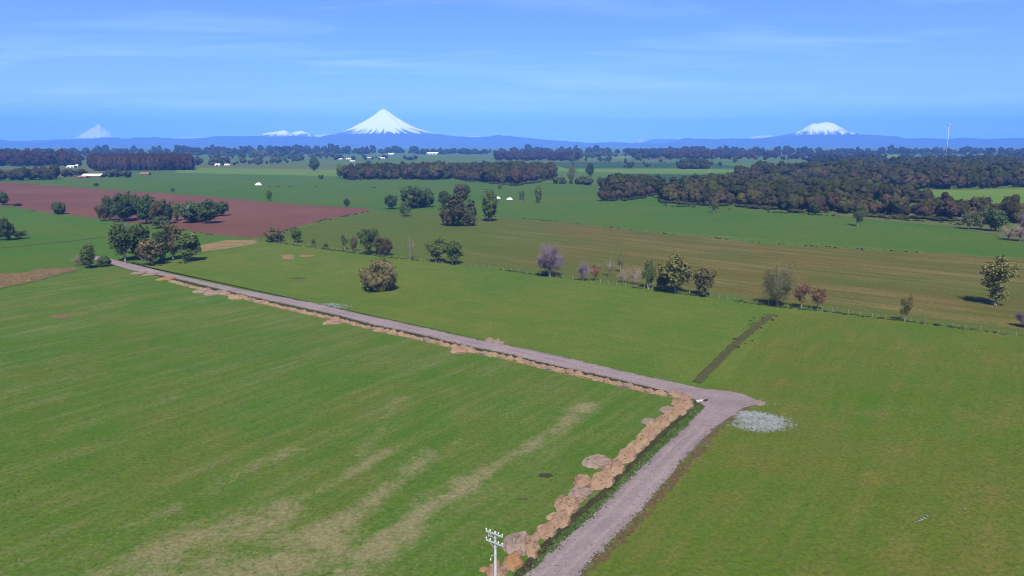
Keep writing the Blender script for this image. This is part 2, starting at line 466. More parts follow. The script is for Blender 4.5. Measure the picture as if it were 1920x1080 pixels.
# road edges (photo pixels)
UP = [(178, 480), (210, 486), (275, 502), (320, 514), (400, 532), (480, 549), (580, 567), (660, 586), (780, 612), (905, 640), (960, 650), (1047, 668), (1191, 702), (1260, 717), (1320, 731), (1365, 735), (1391, 740), (1417, 752)]
LO = [(172, 486), (207, 495), (240, 506), (295, 517), (350, 527), (400, 540), (480, 559), (555, 575), (630, 591), (705, 611), (780, 626), (867, 648), (960, 666), (1008, 679), (1112, 702), (1217, 727), (1295, 743), (1325, 752)]
NL = [(1323, 764), (1292, 796), (1255, 830), (1221, 861), (1193, 887), (1146, 934), (1104, 976), (1049, 1023), (1010, 1059), (985, 1080), (900, 1160)]
NR = [(1417, 752), (1395, 764), (1375, 778), (1336, 806), (1312, 830), (1273, 874), (1227, 929), (1187, 976), (1140, 1022), (1094, 1070), (1010, 1160)]
FENCE = [(478, 449), (560, 461), (640, 471), (720, 482), (810, 492), (920, 504), (1030, 518), (1115, 530), (1200, 541), (1320, 556), (1450, 575), (1560, 586), (1700, 603), (1800, 616), (1920, 632), (2060, 650)]

# far bands (big first, so that nearer and smaller lie on top)
sheet('pasture', GP([(-200, 345), (300, 318), (640, 319), (760, 330), (1100, 345), (1250, 352), (2200, 352), (2300, 400), (1940, 486), (1040, 418), (690, 395), (300, 365), (-300, 345)]), M_back, amp=1.5, step=12, cell=None)
sheet('far_field', GP([(330, 313), (620, 313), (650, 318), (660, 331), (330, 324)]), M_bright, amp=2, step=20)
sheet('far_field', GP([(340, 309), (620, 306), (700, 312), (620, 318), (340, 314)]), M_dull, amp=3, step=30)
sheet('far_field', GP([(600, 291), (920, 290), (935, 298), (900, 306), (760, 300), (640, 299)]), M_far, amp=3, step=40)
sheet('far_field', GP([(1040, 312.5), (1340, 317), (1420, 320), (1330, 326), (1180, 325), (1040, 320)]), M_bright, amp=1.5, step=20)
sheet('far_field', GP([(1020, 303), (1340, 306), (1400, 316), (1060, 316)]), M_dark, amp=2, step=20)
sheet('far_field', GP([(960, 301), (1260, 300.5), (1260, 303.5), (960, 304)]), M_dull, amp=3, step=30)
sheet('far_field', GP([(1060, 293), (1190, 292), (1195, 297), (1060, 297)]), M_bright, amp=3, step=40)
sheet('far_field', GP([(1170, 326), (1330, 328), (1310, 345), (1150, 340)]), M_dark, amp=2, step=20)
sheet('far_field', GP([(1640, 288), (1692, 288), (1700, 296), (1620, 297)]), M_bright, amp=3, step=40)
sheet('far_field', GP([(1760, 284), (1900, 285), (1930, 298), (1760, 296)]), M_dull, amp=3, step=40)
sheet('bare_field', GP([(1221, 295.5), (1246, 295.5), (1246, 299), (1219, 299)]), M_plough, amp=3, step=40)
sheet('far_field', GP([(0, 313), (150, 312), (230, 300), (165, 297), (200, 322), (140, 336), (0, 320)]), M_dull, amp=3, step=20)
sheet('clearing', GP([(1690, 357), (1830, 356), (2000, 350), (2000, 392), (1850, 386), (1780, 373)]), M_bright, amp=1, step=10)
# left meadow and ploughed field
sheet('meadow', GP([(-250, 385), (20, 385), (110, 400), (225, 414), (330, 428), (405, 440), (475, 447), (420, 470), (230, 492), (140, 490), (0, 520), (-300, 560)]), M_left, amp=0.5, step=4)
PLO = [(-250, 332), (0, 342), (55, 344), (120, 350), (200, 356), (300, 362), (400, 370), (480, 377), (560, 384), (640, 388), (690, 391), (692, 396), (650, 405), (600, 415), (560, 425), (535, 434), (500, 443), (470, 447), (400, 440), (330, 429), (225, 415), (180, 409), (110, 401), (60, 394), (20, 387), (-250, 375)]
sheet('ploughed_field', GP(PLO), M_plough, amp=0.7, step=5)
sheet('field_bank', GP([(692, 396), (650, 405), (600, 415), (560, 425), (535, 434), (500, 443), (480, 449), (520, 452), (600, 430), (690, 406)]), M_mid, amp=0.6, step=3)
def green_of(x, y):
    f = [G(*p) for p in FENCE]
    d = dseg(x, y, f)
    nearf = 1 - sstep(2.0, 16.0, d + 6 * (fbm(x * .05, y * .05, 5) - .5))
    left = 1 - sstep(-70, 70, x + 50 * (fbm(x * .02, y * .02, 9) - .5))
    return np.clip(np.maximum(nearf, left * 0.95), 0, 1)
sheet('stubble_field', GP([(478, 449), (560, 428), (640, 408), (700, 398), (800, 396), (900, 405), (1040, 416), (1240, 438), (1440, 458), (1640, 470), (1780, 478), (1920, 486), (2080, 500)] + FENCE[::-1]), M_stub, amp=0.4, step=3, cell=5.0, attrs={'green': green_of})
# middle, right and near pastures
sheet('pasture', GP([(210, 488), (275, 500), (330, 488), (420, 468), (478, 449)] + FENCE[1:] + [(2100, 760), (1417, 752)] + UP[::-1][1:-1]), M_mid, amp=0.3, step=2)
DRYL = [([(1100, 762), (1000, 832), (900, 892), (800, 960), (720, 1020), (650, 1078), (600, 1130)], 1.15, 1.1),
        ([(745, 750), (715, 800), (685, 850)], .9, .6), ([(720, 850), (620, 912), (480, 962), (380, 1002), (200, 1075)], 1.2, .8),
        ([(800, 850), (700, 940), (600, 1010), (480, 1062), (400, 1100)], 1.3, .75), ([(860, 900), (790, 960), (700, 1040)], 1.4, .5),
        ([(560, 840), (420, 905), (250, 985)], 1.3, .5), ([(990, 760), (900, 800), (830, 850)], 1.2, .35), ([(640, 905), (560, 940), (470, 990), (300, 1050)], 1.4, .55),
        ([(330, 745), (200, 790), (60, 830)], 1.4, .35), ([(240, 560), (120, 600), (0, 640)], 2.5, .35), ([(640, 1040), (400, 1085), (250, 1110)], 3.0, .6)]
DRYW = [([G(*p) for p in l], w, a) for l, w, a in DRYL]
def dry_near(x, y):
    t = np.zeros_like(x)
    wob = 2.6 * (fbm(x * .22, y * .22, 3) - .5)
    for l, w, a in DRYW:
        d = dseg(x, y, l) + wob + 4 * (fbm(x * .08, y * .08, 13) - .5)
        t = np.maximum(t, a * np.exp(-np.abs(d / (w * 1.5)) ** 1.4))
    c = G(470, 1040); t = t + 0.34 * np.exp(-(((x - c[0]) / 30) ** 2 + ((y - c[1]) / 14) ** 2))
    return np.clip(t * (0.1 + 1.5 * fbm(x * .3, y * .3, 21)), 0, 1)
NEARP = [(-160, 560), (0, 545), (60, 531), (150, 509), (207, 497)] + LO[2:-1] + [(1318, 750), (1306, 756), (1247, 810), (1182, 875), (1130, 927), (1081, 968), (1042, 1004), (1020, 1029), (988, 1063), (970, 1085), (900, 1170), (-300, 1170)]
sheet('pasture', GP(NEARP), M_near, amp=0.25, step=1.5, cell=1.6, attrs={'dry': dry_near})
DRYR = [([G(*p) for p in l], w, a) for l, w, a in [([(1930, 770), (1850, 790), (1800, 800)], 7, .5), ([(1720, 960), (1680, 1060)], 4, .45), ([(1450, 830), (1400, 900), (1300, 1000), (1220, 1080)], 2.0, .35), ([(1500, 765), (1600, 775), (1720, 770)], 3, .5), ([(1560, 1080), (1580, 1000)], 3, .3), ([(1880, 880), (1840, 1080)], 6, .4)]]
def dry_right(x, y):
    t = np.zeros_like(x)
    for l, w, a in DRYR: t = np.maximum(t, a * np.exp(-((dseg(x, y, l) + 3 * (fbm(x * .2, y * .2, 2) - .5)) / w) ** 2))
    return np.clip(t * (0.4 + fbm(x * .3, y * .3, 31)), 0, 1)
sheet('pasture', GP([(1310, 722), (1360, 722), (1455, 590), (1560, 588), (1700, 605), (1800, 618), (1920, 634), (2100, 656), (2500, 1170), (1000, 1170)] + NR[::-1][1:] + [(1365, 737)]), M_right, amp=0.2, step=1.5, cell=2.2, attrs={'dry': dry_right})
# verge strip between ditch and near arm of the road
M_verge = mat_grass('grass_verge', (0.055, 0.105, 0.018), (0.075, 0.095, 0.028), (0.18, 0.15, 0.09), 0.15, 0.3, RD)
sheet('verge', GP([(1318, 750), (1327, 764), (1296, 798), (1259, 832), (1225, 863), (1197, 889), (1150, 936), (1108, 978), (1053, 1025), (1014, 1061), (989, 1082), (904, 1170), (880, 1170), (970, 1085), (988, 1063), (1020, 1029), (1042, 1004), (1081, 968), (1130, 927), (1182, 875), (1247, 810), (1306, 756)]), M_verge, amp=0.12, step=0.7)
# bare patches
def blob(px, py, wx, wy, n=16, seed=0):
    r = random.Random(seed); out = []
    for i in range(n):
        a = 2 * math.pi * i / n; q = 0.75 + 0.4 * r.random()
        out.append((px + wx * q * math.cos(a), py + wy * q * math.sin(a)))
    return GP(out)
sheet('bare_patch', GP([(376, 460), (425, 450), (478, 451), (482, 456), (450, 462), (420, 467), (378, 473)]), M_sand, amp=0.5, step=2)
for i, (x, y, a, b) in enumerate([(539, 480, 14, 2.6), (540, 484, 13, 2.2), (574, 480, 13, 2.4), (115, 594, 22, 4)]):
    sheet('bare_patch', blob(x, y, a, b, 16, i), M_sand if i < 3 else M_scrub, amp=0.15, step=0.8)
sheet('bare_strip', GP([(-150, 545), (0, 513), (45, 512), (70, 505), (130, 502), (150, 506), (105, 516), (60, 529), (0, 541), (-150, 575)]), M_scrub, amp=1.1, step=1.5)
sheet('scrub_ground', GP([(1560, 396), (1700, 400), (1850, 405), (1990, 415), (1990, 455), (1890, 450), (1860, 440), (1780, 425), (1640, 414), (1560, 404)]), M_dull, amp=1.2, step=4)
sheet('bare_patch', blob(1023, 893, 15, 4.5, 14, 9), M_ditch, amp=0.12, step=0.5)
sheet('bare_patch', blob(981, 937, 11, 2.6, 12, 4), M_ditch2, amp=0.12, step=0.5)
for i, (x, y, a, b) in enumerate([(560, 522, 16, 1.6)]):
    sheet('bare_patch', blob(x, y, a, b, 14, 20 + i), M_brown if i else M_ditch2, amp=0.15, step=0.6)

# ------------------------------------------------------------------ road and ditches
def strip(name, A, B, mat, z, crown=0.06, amp=0.2, step=0.8, kind='structure', m=6):
    def res(P, n):
        P = np.array(P); d = np.concatenate([[0], np.cumsum(np.hypot(*(P[1:] - P[:-1]).T))]); t = np.linspace(0, d[-1], n)
        return np.stack([np.interp(t, d, P[:, 0]), np.interp(t, d, P[:, 1])], 1), d[-1]
    _, la = res(A, 2)
    n = int(la / step)
    a, _ = res(A, n); b, _ = res(B, n)
    r = np.random.RandomState(3)
    V = []; U = []
    for i in range(n):
        ja, jb = r.normal(0, amp), r.normal(0, amp)
        w = b[i] - a[i]; ln = np.hypot(*w); w = w / ln
        p, q = a[i] - w * ja, b[i] + w * jb
        for j in range(m + 1):
            t = j / m; s_ = p + (q - p) * t
            V.append((s_[0], s_[1], z + crown * (1 - (2 * t - 1) ** 2))); U.append(2 * t - 1)
    F = np.array([(i * (m + 1) + j, i * (m + 1) + j + 1, (i + 1) * (m + 1) + j + 1, (i + 1) * (m + 1) + j) for i in range(n - 1) for j in range(m)])
    me = mesh_np(name, V, F, mat, attrs={'across': U})
    if me.polygons[0].normal.z < 0: me.flip_normals()
    return link(name, me, kind=kind)
ZR = 0.01 + ZL[0] + 0.012
strip('gravel_road', GP(UP[:-1]), GP(LO), M_road, ZR, 0.05, 0.22)
strip('gravel_road', GP([(1419, 752)] + NR[1:]), GP([(1300, 745)] + NL), M_road, ZR + 0.015, 0.05, 0.20)
strip('brown_verge', GP([(1402, 762)] + NR[2:]), GP([(1412, 764), (1385, 782), (1344, 816), (1326, 836), (1288, 884), (1238, 940), (1194, 990), (1158, 1030), (1104, 1080), (1030, 1160)]), M_brown, ZR - .012, 0.0, .35, .7)
me_c = sheet('gravel_road', GP([(1250, 716), (1320, 731), (1365, 735), (1391, 740), (1419, 752), (1438, 756), (1419, 761), (1395, 766), (1375, 779), (1336, 806), (1292, 796), (1323, 764), (1306, 752), (1217, 727)]), M_road, z=ZR + .075, amp=.15, step=.6)
def vditch(name, line, w, h, mat, seed=0, step=0.5):
    P = jag(GP(line), 0.08, step, False, seed); r = random.Random(seed)
    prof = [(-1.0, -0.02), (-0.6, 1.0), (-0.2, 0.1), (0.2, 0.1), (0.6, 0.9), (1.0, -0.02)]
    V = []
    for i, p in enumerate(P):
        a, b = P[max(i - 1, 0)], P[min(i + 1, len(P) - 1)]
        d = math.hypot(b[0] - a[0], b[1] - a[1]) + 1e-9; nx, ny = -(b[1] - a[1]) / d, (b[0] - a[0]) / d
        for u_, hh in prof:
            e = w * u_ * (1 + r.gauss(0, .14)); V.append((p[0] + nx * e, p[1] + ny * e, ZR - 0.02 + h * hh * (1 + r.gauss(0, .35))))
    m = len(prof)
    F = np.array([(i * m + j, i * m + j + 1, (i + 1) * m + j + 1, (i + 1) * m + j) for i in range(len(P) - 1) for j in range(m - 1)])
    me = mesh_np(name, V, F, mat)
    if sum(p.normal.z for p in me.polygons) < 0: me.flip_normals()
    return link(name, me, kind='structure')
vditch('ditch', [(1312, 750), (1306, 756), (1247, 810), (1182, 875), (1130, 927), (1081, 968), (1042, 1004), (1020, 1029), (988, 1063), (960, 1095), (900, 1160)], 0.55, 0.12, M_ditch, 1)
vditch('ditch', [(280, 513), (350, 530), (400, 543), (480, 562), (555, 578), (630, 594), (705, 614), (780, 629), (867, 651.5), (960, 669), (1008, 682), (1112, 705), (1217, 730), (1300, 747)], 0.75, 0.14, M_ditch, 2)
vditch('ditch', [(1446, 591), (1412, 618), (1372, 652), (1338, 686), (1306, 718)], 1.05, 0.3, M_ditch2, 3)
vditch('ditch', [(-60, 474), (0, 466), (70, 459), (140, 452), (215, 443)], 0.9, 0.2, M_ditch2, 4, 2)

# ------------------------------------------------------------------ earth heaps
def heap_mesh(name, seed, mat, nr=14, na=38):
    r = np.random.RandomState(seed); V = [(0, 0, 1.0)]
    for i in range(1, nr + 1):
        for j in range(na):
            t = i / nr; a = 2 * math.pi * j / na
            e = 0.70 + 0.52 * float(vn(np.cos(a) * 1.2 + seed, np.sin(a) * 1.2, seed))
            h = (1 - t ** 2.8) * (0.45 + 1.0 * float(vn(np.cos(a) * t * 2.6 + seed * 3, np.sin(a) * t * 2.6, seed + 5))) + r.normal(0, .065) * (1 - t) ** .5
            V.append((0.5 * t * e * math.cos(a) + r.normal(0, .018), 0.5 * t * e * math.sin(a) + r.normal(0, .018), h if i < nr else -0.02))
    V[0] = (0, 0, np.mean([v_[2] for v_ in V[1:na + 1]]))
    F = [(0, 1 + j, 1 + (j + 1) % na) for j in range(na)]
    for i in range(nr - 1):
        for j in range(na):
            a, b = 1 + i * na + j, 1 + i * na + (j + 1) % na
            F.append((a, a + na, b + na, b))
    # a few clods on the slope
    for q in range(22):
        a = r.uniform(0, 6.28); t = r.uniform(.3, 1.2); s_ = r.uniform(.015, .045); c = np.array((.45 * t * math.cos(a), .45 * t * math.sin(a), max(0.0, .8 * (1 - t ** 2.2)) + s_ * .6)); n0 = len(V)
        for d in ((1, 0, 0), (-1, 0, 0), (0, 1, 0), (0, -1, 0), (0, 0, 2.2), (0, 0, -2.2)):
            V.append(tuple(c + np.array(d) * s_ * r.uniform(.7, 1.3)))
        for f in ((0, 2, 4), (2, 1, 4), (1, 3, 4), (3, 0, 4), (2, 0, 5), (1, 2, 5), (3, 1, 5), (0, 3, 5)): F.append(tuple(n0 + k for k in f))
    return mesh_np(name, V, F, mat)
GROUP_M = 'heaps of dug earth along the track'
HM = {}
for key, mt in (('a', M_mound), ('b', M_mound2), ('c', M_mound3), ('o', M_orange)):
    HM[key] = [heap_mesh('earth_heap', s_ + ord(key) * 7, mt) for s_ in range(4)]
def heap(px, py, wpx, dpx, hm, rot, key, label, seed):
    """centre pixel, width in photo px across, ground depth in px, height m"""
    x, y = G(px - (5 if py > 750 else 0), py + dpx * 0.25); s_ = mpp(x, y)
    dep = math.atan2(CH, y)
    o = link('earth_heap', HM[key][seed % 4], label=label, cat='earth heap', group=GROUP_M, loc=(x, y, ZR - 0.04))
    o.scale = (wpx * s_ * 1.02, max(0.8, dpx * s_ / math.sin(dep) * 1.02), hm * 1.2)
    o.rotation_euler = (0, 0, rot)
    if py > 750 and rot >= .3:      # dumped along the ditch
        o.rotation_euler = (0, 0, RD + .1 * (seed % 3 - 1)); o.scale = (dpx * s_ / math.sin(dep) * 1.12, wpx * s_ * .86, hm * 1.5)
    return o
near_heaps = [
 (1287, 754, 46, 22, .75, 0.0, 'a', 'large clod-covered earth heap in the inner corner of the track'),
 (1259, 767, 40, 13, .35, 0.1, 'c', 'flat grey earth heap jutting left just below the corner heap'),
 (1278, 770, 34, 16, .7, .3, 'a', 'second earth heap below the inner corner, on the ditch edge'),
 (1263, 780, 34, 17, .8, .4, 'b', 'yellowish earth heap above the pointed grey-brown spur'),
 (1247, 791, 36, 18, .8, .4, 'a', 'earth heap at the root of the pointed spur near the corner'),
 (1222, 789, 34, 12, .4, -.1, 'c', 'pointed grey-brown earth spur jutting left into the pasture'),
 (1232, 803, 36, 18, .85, .4, 'b', 'yellowish earth heap just below the pointed spur'),
 (1219, 816, 38, 18, .9, .5, 'a', 'fourth heap up from the large left lobe along the ditch'),
 (1207, 827, 36, 18, .9, .5, 'b', 'third heap up from the large left lobe along the ditch'),
 (1194, 840, 38, 20, .9, .5, 'b', 'second heap up from the large left lobe along the ditch'),
 (1180, 854, 40, 22, .95, .5, 'a', 'heap directly above the large left lobe on the ditch edge'),
 (1125, 862, 62, 22, .6, -.15, 'c', 'large pale rough earth lobe jutting left into the grass'),
 (1157, 876, 44, 26, .95, .3, 'a', 'rounded earth heap joined to the right of the large pale lobe'),
 (1098, 900, 40, 24, .75, 0, 'a', 'left end of the earth bank with the blunt raised tip'),
 (1134, 899, 52, 26, .9, .3, 'a', 'broad smooth earth bank beside the ditch below the pale lobe'),
 (1093, 922, 52, 20, .7, .2, 'c', 'upper rim of the ring-shaped earth heap'),
 (1070, 943, 54, 30, .95, .1, 'a', 'front bulge of the ring-shaped earth heap'),
 (1050, 968, 44, 14, .5, .15, 'b', 'pointed tongue of earth below the ring-shaped heap'),
 (1056, 977, 42, 22, .8, .6, 'a', 'upper half of the smooth elongated earth bank by the ditch'),
 (1028, 995, 46, 26, .8, .7, 'a', 'lower half of the smooth elongated earth bank by the ditch'),
 (977, 1012, 56, 40, .9, 0, 'c', 'wide rough earth heap right of the pole top'),
 (1000, 1021, 38, 34, 1.0, .2, 'a', 'rounded pinkish heap leaning on the wide rough heap'),
 (967, 1052, 34, 24, .7, 0, 'o', 'small bright orange clay heap right of the pole'),
 (936, 1074, 46, 34, .8, 0, 'a', 'earth heap directly behind the utility pole at the bottom edge'),
 (914, 1068, 20, 8, .35, 0, 'o', 'narrow orange clay slab left of the utility pole'),
 (936, 1057, 14, 8, .5, .4, 'o', 'tiny orange clay lump behind the pole'),
]
for i, (px, py, w, d, h, ro, key, lab) in enumerate(near_heaps): heap(px, py, w, d, h, ro, key, lab, i)
LOW = [(1295, 748), (1217, 736), (1112, 711), (1008, 688), (960, 675), (867, 657), (780, 635), (705, 620), (630, 600), (555, 584), (480, 566), (440, 557), (400, 548), (350, 537), (318, 528)]
LW = np.array(GP(LOW)); ld = np.concatenate([[0], np.cumsum(np.hypot(*(LW[1:] - LW[:-1]).T))])
def bank(name, line, w, h, seed, step=.45):
    P = jag(GP(line), .1, step, False, seed); r = random.Random(seed); m = 9; V = []
    for i, p in enumerate(P):
        a, b = P[max(i - 2, 0)], P[min(i + 2, len(P) - 1)]
        d = math.hypot(b[0] - a[0], b[1] - a[1]) + 1e-9; nx, ny = -(b[1] - a[1]) / d, (b[0] - a[0]) / d
        ww = w * (.65 + .7 * float(vn(i * .16, 0.5, seed))); hh = h * (.5 + float(vn(i * .22, 7.5, seed)))
        for j in range(m):
            u_ = 2 * j / (m - 1) - 1; e = ww * u_ * (1 + r.gauss(0, .06))
            V.append((p[0] + nx * e, p[1] + ny * e, ZR - .05 + hh * (1 - abs(u_) ** 1.8) * (1 + r.gauss(0, .18)) + (0.0 if abs(u_) > .99 else .02)))
    F = np.array([(i * m + j, i * m + j + 1, (i + 1) * m + j + 1, (i + 1) * m + j) for i in range(len(P) - 1) for j in range(m - 1)])
    me = mesh_np(name, V, F, M_mound)
    if sum(p.normal.z for p in me.polygons) < 0: me.flip_normals()
    return link(name, me, kind='structure')
bank('earth_bank', LOW, .7, .4, 1)
bank('earth_bank', [(1292, 752), (1280, 764), (1256, 784), (1230, 806), (1200, 831), (1165, 864), (1143, 887), (1108, 917), (1068, 952), (1045, 976), (1005, 1008), (968, 1042), (942, 1070), (912, 1112)], .65, .4, 2)
nfar = 84
for i in range(nfar):
    t = ld[-1] * (i + 0.5) / nfar
    x, y = np.interp(t, ld, LW[:, 0]), np.interp(t, ld, LW[:, 1])
    key = 'abbabcab'[i % 8]
    pxx = np.interp(t, ld, [p_[0] for p_ in LOW])
    lab_ = ('low greyish' if key == 'c' else 'low yellowish' if key == 'b' else 'low tan') + ' earth heap in the row ' + ('between the inner corner and the reddish bulge' if pxx > 868 else 'between the reddish bulge and the pinkish heap' if pxx > 625 else 'beyond the pinkish heap towards the tree clump')
    r = random.Random(i)
    o = link('earth_heap', HM[key][(i * 3) % 4], label=lab_, cat='earth heap', group='low earth heaps along the far arm of the track', loc=(x, y, ZR - 0.04))
    sg = ld[-1] / nfar
    o.scale = (sg * r.uniform(1.15, 1.6), r.uniform(1.2, 2.1), r.uniform(.5, .95)); o.rotation_euler = (0, 0, FD + r.uniform(-.2, .2) + (math.pi if i % 2 else 0))
for px, py, w, d, h, key, lab in [(868, 655, 44, 13, .7, 'a', 'wide reddish earth heap bulging from the row along the far arm'), (625, 603, 34, 10, .6, 'a', 'broad pinkish heap in the row below the blue-grey gravel'),
      (410, 547, 40, 10, .5, 'c', 'pale crusty heap bulging left of the row near the track bend'), (382, 545, 40, 7, .45, 'c', 'upper pale crusty heap beside the far track'), (445, 556, 40, 8, .45, 'b', 'lower pale crusty heap beside the far track'), (262, 511, 22, 5, .4, 'c', 'grey heap at the far end of the track beside its left edge'), (283, 514, 20, 5, .4, 'c', 'second grey heap at the far end of the track'), (313, 522, 26, 6, .5, 'o', 'orange-tipped earth heap where the far row begins')]:
    heap(px, py, w, d, h, FD, key, lab, int(px))
for px, py, w, d, h in [(918, 637, 18, 7, .5), (932, 640, 16, 6, .5), (941, 643, 12, 4, .4)]:
    heap(px, py, w, d, h, .2, 'c', 'small heap of pale clods on the upper edge of the far track arm', int(px))
heap(1428, 755, 26, 8, .35, 0, 'c', 'low stony heap at the outer point of the track corner', 1)

# stones (merged, nobody could count them)
def stones(name, spots, mat, smin, smax, seed, h=0.7):
    r = np.random.RandomState(seed); n = len(spots)
    oct_ = np.array([(1, 0, 0), (-1, 0, 0), (0, 1, 0), (0, -1, 0), (0, 0, 1), (0, 0, -1.0)])
    f8 = np.array([(0, 2, 4), (2, 1, 4), (1, 3, 4), (3, 0, 4), (2, 0, 5), (1, 2, 5), (3, 1, 5), (0, 3, 5)])
    s_ = r.uniform(smin, smax, n); V = oct_[None] * r.uniform(.6, 1.3, (n, 6, 1)) * s_[:, None, None] * np.array([1, 1, h])
    a = r.uniform(0, 6.28, n); ca, sa = np.cos(a)[:, None], np.sin(a)[:, None]
    V = np.stack([V[..., 0] * ca - V[..., 1] * sa, V[..., 0] * sa + V[..., 1] * ca, V[..., 2]], -1)
    S = np.array(spots); V[..., 0] += S[:, 0:1]; V[..., 1] += S[:, 1:2]; V[..., 2] += ZR + 0.02
    F = (f8[None] + (np.arange(n) * 6)[:, None, None]).reshape(-1, 3)
    return link(name, mesh_np(name, V.reshape(-1, 3), F, mat), kind='stuff')
def along(lines, per_m, off0, off1, seed):
    r = random.Random(seed); out = []
    for l in lines:
        P = GP(l)
        for a, b in zip(P[:-1], P[1:]):
            d = math.hypot(b[0] - a[0], b[1] - a[1])
            for q in range(int(d * per_m)):
                t = r.random(); e = r.uniform(off0, off1) if r.random() < .8 else r.gauss(0, .8)
                out.append((a[0] + (b[0] - a[0]) * t - (b[1] - a[1]) / d * e, a[1] + (b[1] - a[1]) * t + (b[0] - a[0]) / d * e))
    return out
stones('stones', along([NL], 12, -.5, .5, 1) + along([NR], 5, -.45, .45, 1), M_stone, .04, .13, 1)
stones('stones', along([UP, LO], 1.6, -.4, .4, 2), M_stone, .05, .14, 2)
stones('clods', along([NL, NR], 4, -.7, .7, 3) + along([LO], 2.5, -.9, .2, 5) + along([UP], .8, -.4, .4, 8), M_clod, .06, .2, 3)
def inblob(P, n, seed):
    r = np.random.RandomState(seed); P = np.array(P); lo, hi = P.min(0), P.max(0); out = []
    while len(out) < n:
        q = r.uniform(lo, hi)
        if inpoly(q[0:1], q[1:2], P)[0] and fbm(q[0] * .5, q[1] * 1.2, seed) > .36: out.append(tuple(q + r.normal(0, .7, 2) * (1.6, .6)))
    return out
GB = GP([(1380, 778), (1398, 772), (1430, 776), (1462, 784), (1474, 794), (1465, 804), (1432, 812), (1400, 804), (1378, 800), (1390, 790)])
GB2 = GP([(604, 570), (625, 569), (648, 573), (650, 578), (632, 580), (612, 576)])
stones('gravel', inblob(GB, 2600, 4), M_gravel, .06, .19, 4)
stones('gravel', inblob(GB2, 420, 5), M_gravel, .06, .18, 5)
stones('stones', inblob(GP([(-40, 545), (0, 516), (130, 503), (60, 529), (0, 541)]), 350, 6), M_sand, .15, .6, 6, .5)
stones('stones', inblob(GP([(1395, 748), (1440, 751), (1444, 760), (1395, 769)]), 160, 11), M_stone, .05, .14, 12)
stones('pale_rocks', inblob(GP([(1690, 430), (1800, 432), (1810, 440), (1700, 438)]), 9, 7) + inblob(GP([(1520, 395), (1680, 405), (1680, 409), (1520, 402)]), 20, 9), M_stone, .2, .55, 7)
stones('debris', [G(1722, 978), G(1727, 976), G(1732, 973), G(1738, 969), G(1716, 980), G(1800, 957), G(1810, 956)], M_stone, .18, .4, 8, .3)

# ------------------------------------------------------------------ grass tufts (near fields)
def tufts(name, poly, n, hmin, hmax, mat, seed, wide=.12, dens=None):
    r = np.random.RandomState(seed); P = np.array(poly); lo, hi = P.min(0), P.max(0)
    q = r.uniform(lo, hi, (int(n * 2.5), 2)); q = q[inpoly(q[:, 0], q[:, 1], poly)]
    d2 = q[:, 1]
    q = q[r.uniform(0, 1, len(q)) < np.clip(110.0 / d2, .0, 1) ** 1.5]
    if dens is not None: q = q[r.uniform(0, 1, len(q)) < dens(q[:, 0], q[:, 1])]
    q = q[:n]; n = len(q)
    V = np.zeros((n, 3, 3, 3))
    for b in range(3):
        a = r.uniform(0, 6.28, n); h = r.uniform(hmin, hmax, n); w = wide * r.uniform(.6, 1.4, n); lean = r.uniform(.5, 2.0, n) * h
        la = r.uniform(0, 6.28, n)
        ox, oy = r.normal(0, .08, n), r.normal(0, .08, n)
        V[:, b, 0] = np.stack([q[:, 0] + ox - w * np.cos(a), q[:, 1] + oy - w * np.sin(a), np.full(n, ZR - .05)], 1)
        V[:, b, 1] = np.stack([q[:, 0] + ox + w * np.cos(a), q[:, 1] + oy + w * np.sin(a), np.full(n, ZR - .05)], 1)
        V[:, b, 2] = np.stack([q[:, 0] + ox + lean * np.cos(la), q[:, 1] + oy + lean * np.sin(la), ZR - .05 + h], 1)
    V = V.reshape(-1, 3); F = np.arange(len(V)).reshape(-1, 3)
    return link(name, mesh_np(name, V, F, mat), kind='stuff')
def mat_tuft(name, a, b, c):
    k = N(name); ri = k.n('ShaderNodeNewGeometry').outputs['Random Per Island']
    x = k.mix(k.rng(ri, 0, .6), a, b); x = k.mix(k.rng(ri, .8, 1.0), x, c)
    k.col(x); return k.m
MT_g = mat_tuft('tuft_green', (0.055, 0.115, 0.020), (0.105, 0.145, 0.036), (0.20, 0.19, 0.08))
MT_d = mat_tuft('tuft_straw', (0.15, 0.13, 0.075), (0.25, 0.20, 0.14), (0.31, 0.25, 0.18))
NW = GP([(-200, 640), (700, 620), (1290, 755), (1240, 806), (1130, 925), (1040, 1002), (985, 1062), (900, 1170), (-300, 1170)])
tufts('grass_tufts', NW, 22000, .03, .10, MT_g, 1, dens=lambda x, y: 1 - .85 * np.clip(dry_near(x, y) * 1.6, 0, 1))
tufts('dry_grass_tufts', NW, 26000, .03, .10, MT_d, 2, dens=lambda x, y: dry_near(x, y) ** 1.2)
tufts('grass_tufts', GP([(1460, 640), (1920, 650), (2300, 1170), (1030, 1170), (1150, 1040), (1300, 870), (1420, 775)]), 12000, .03, .09, MT_g, 3)
tufts('verge_tufts', GP([(1318, 756), (1290, 796), (1253, 830), (1219, 861), (1191, 887), (1144, 934), (1102, 976), (1047, 1023), (1008, 1059), (902, 1165), (880, 1165), (988, 1066), (1044, 1006), (1132, 929), (1249, 812)]), 6000, .12, .4, MT_g, 4)

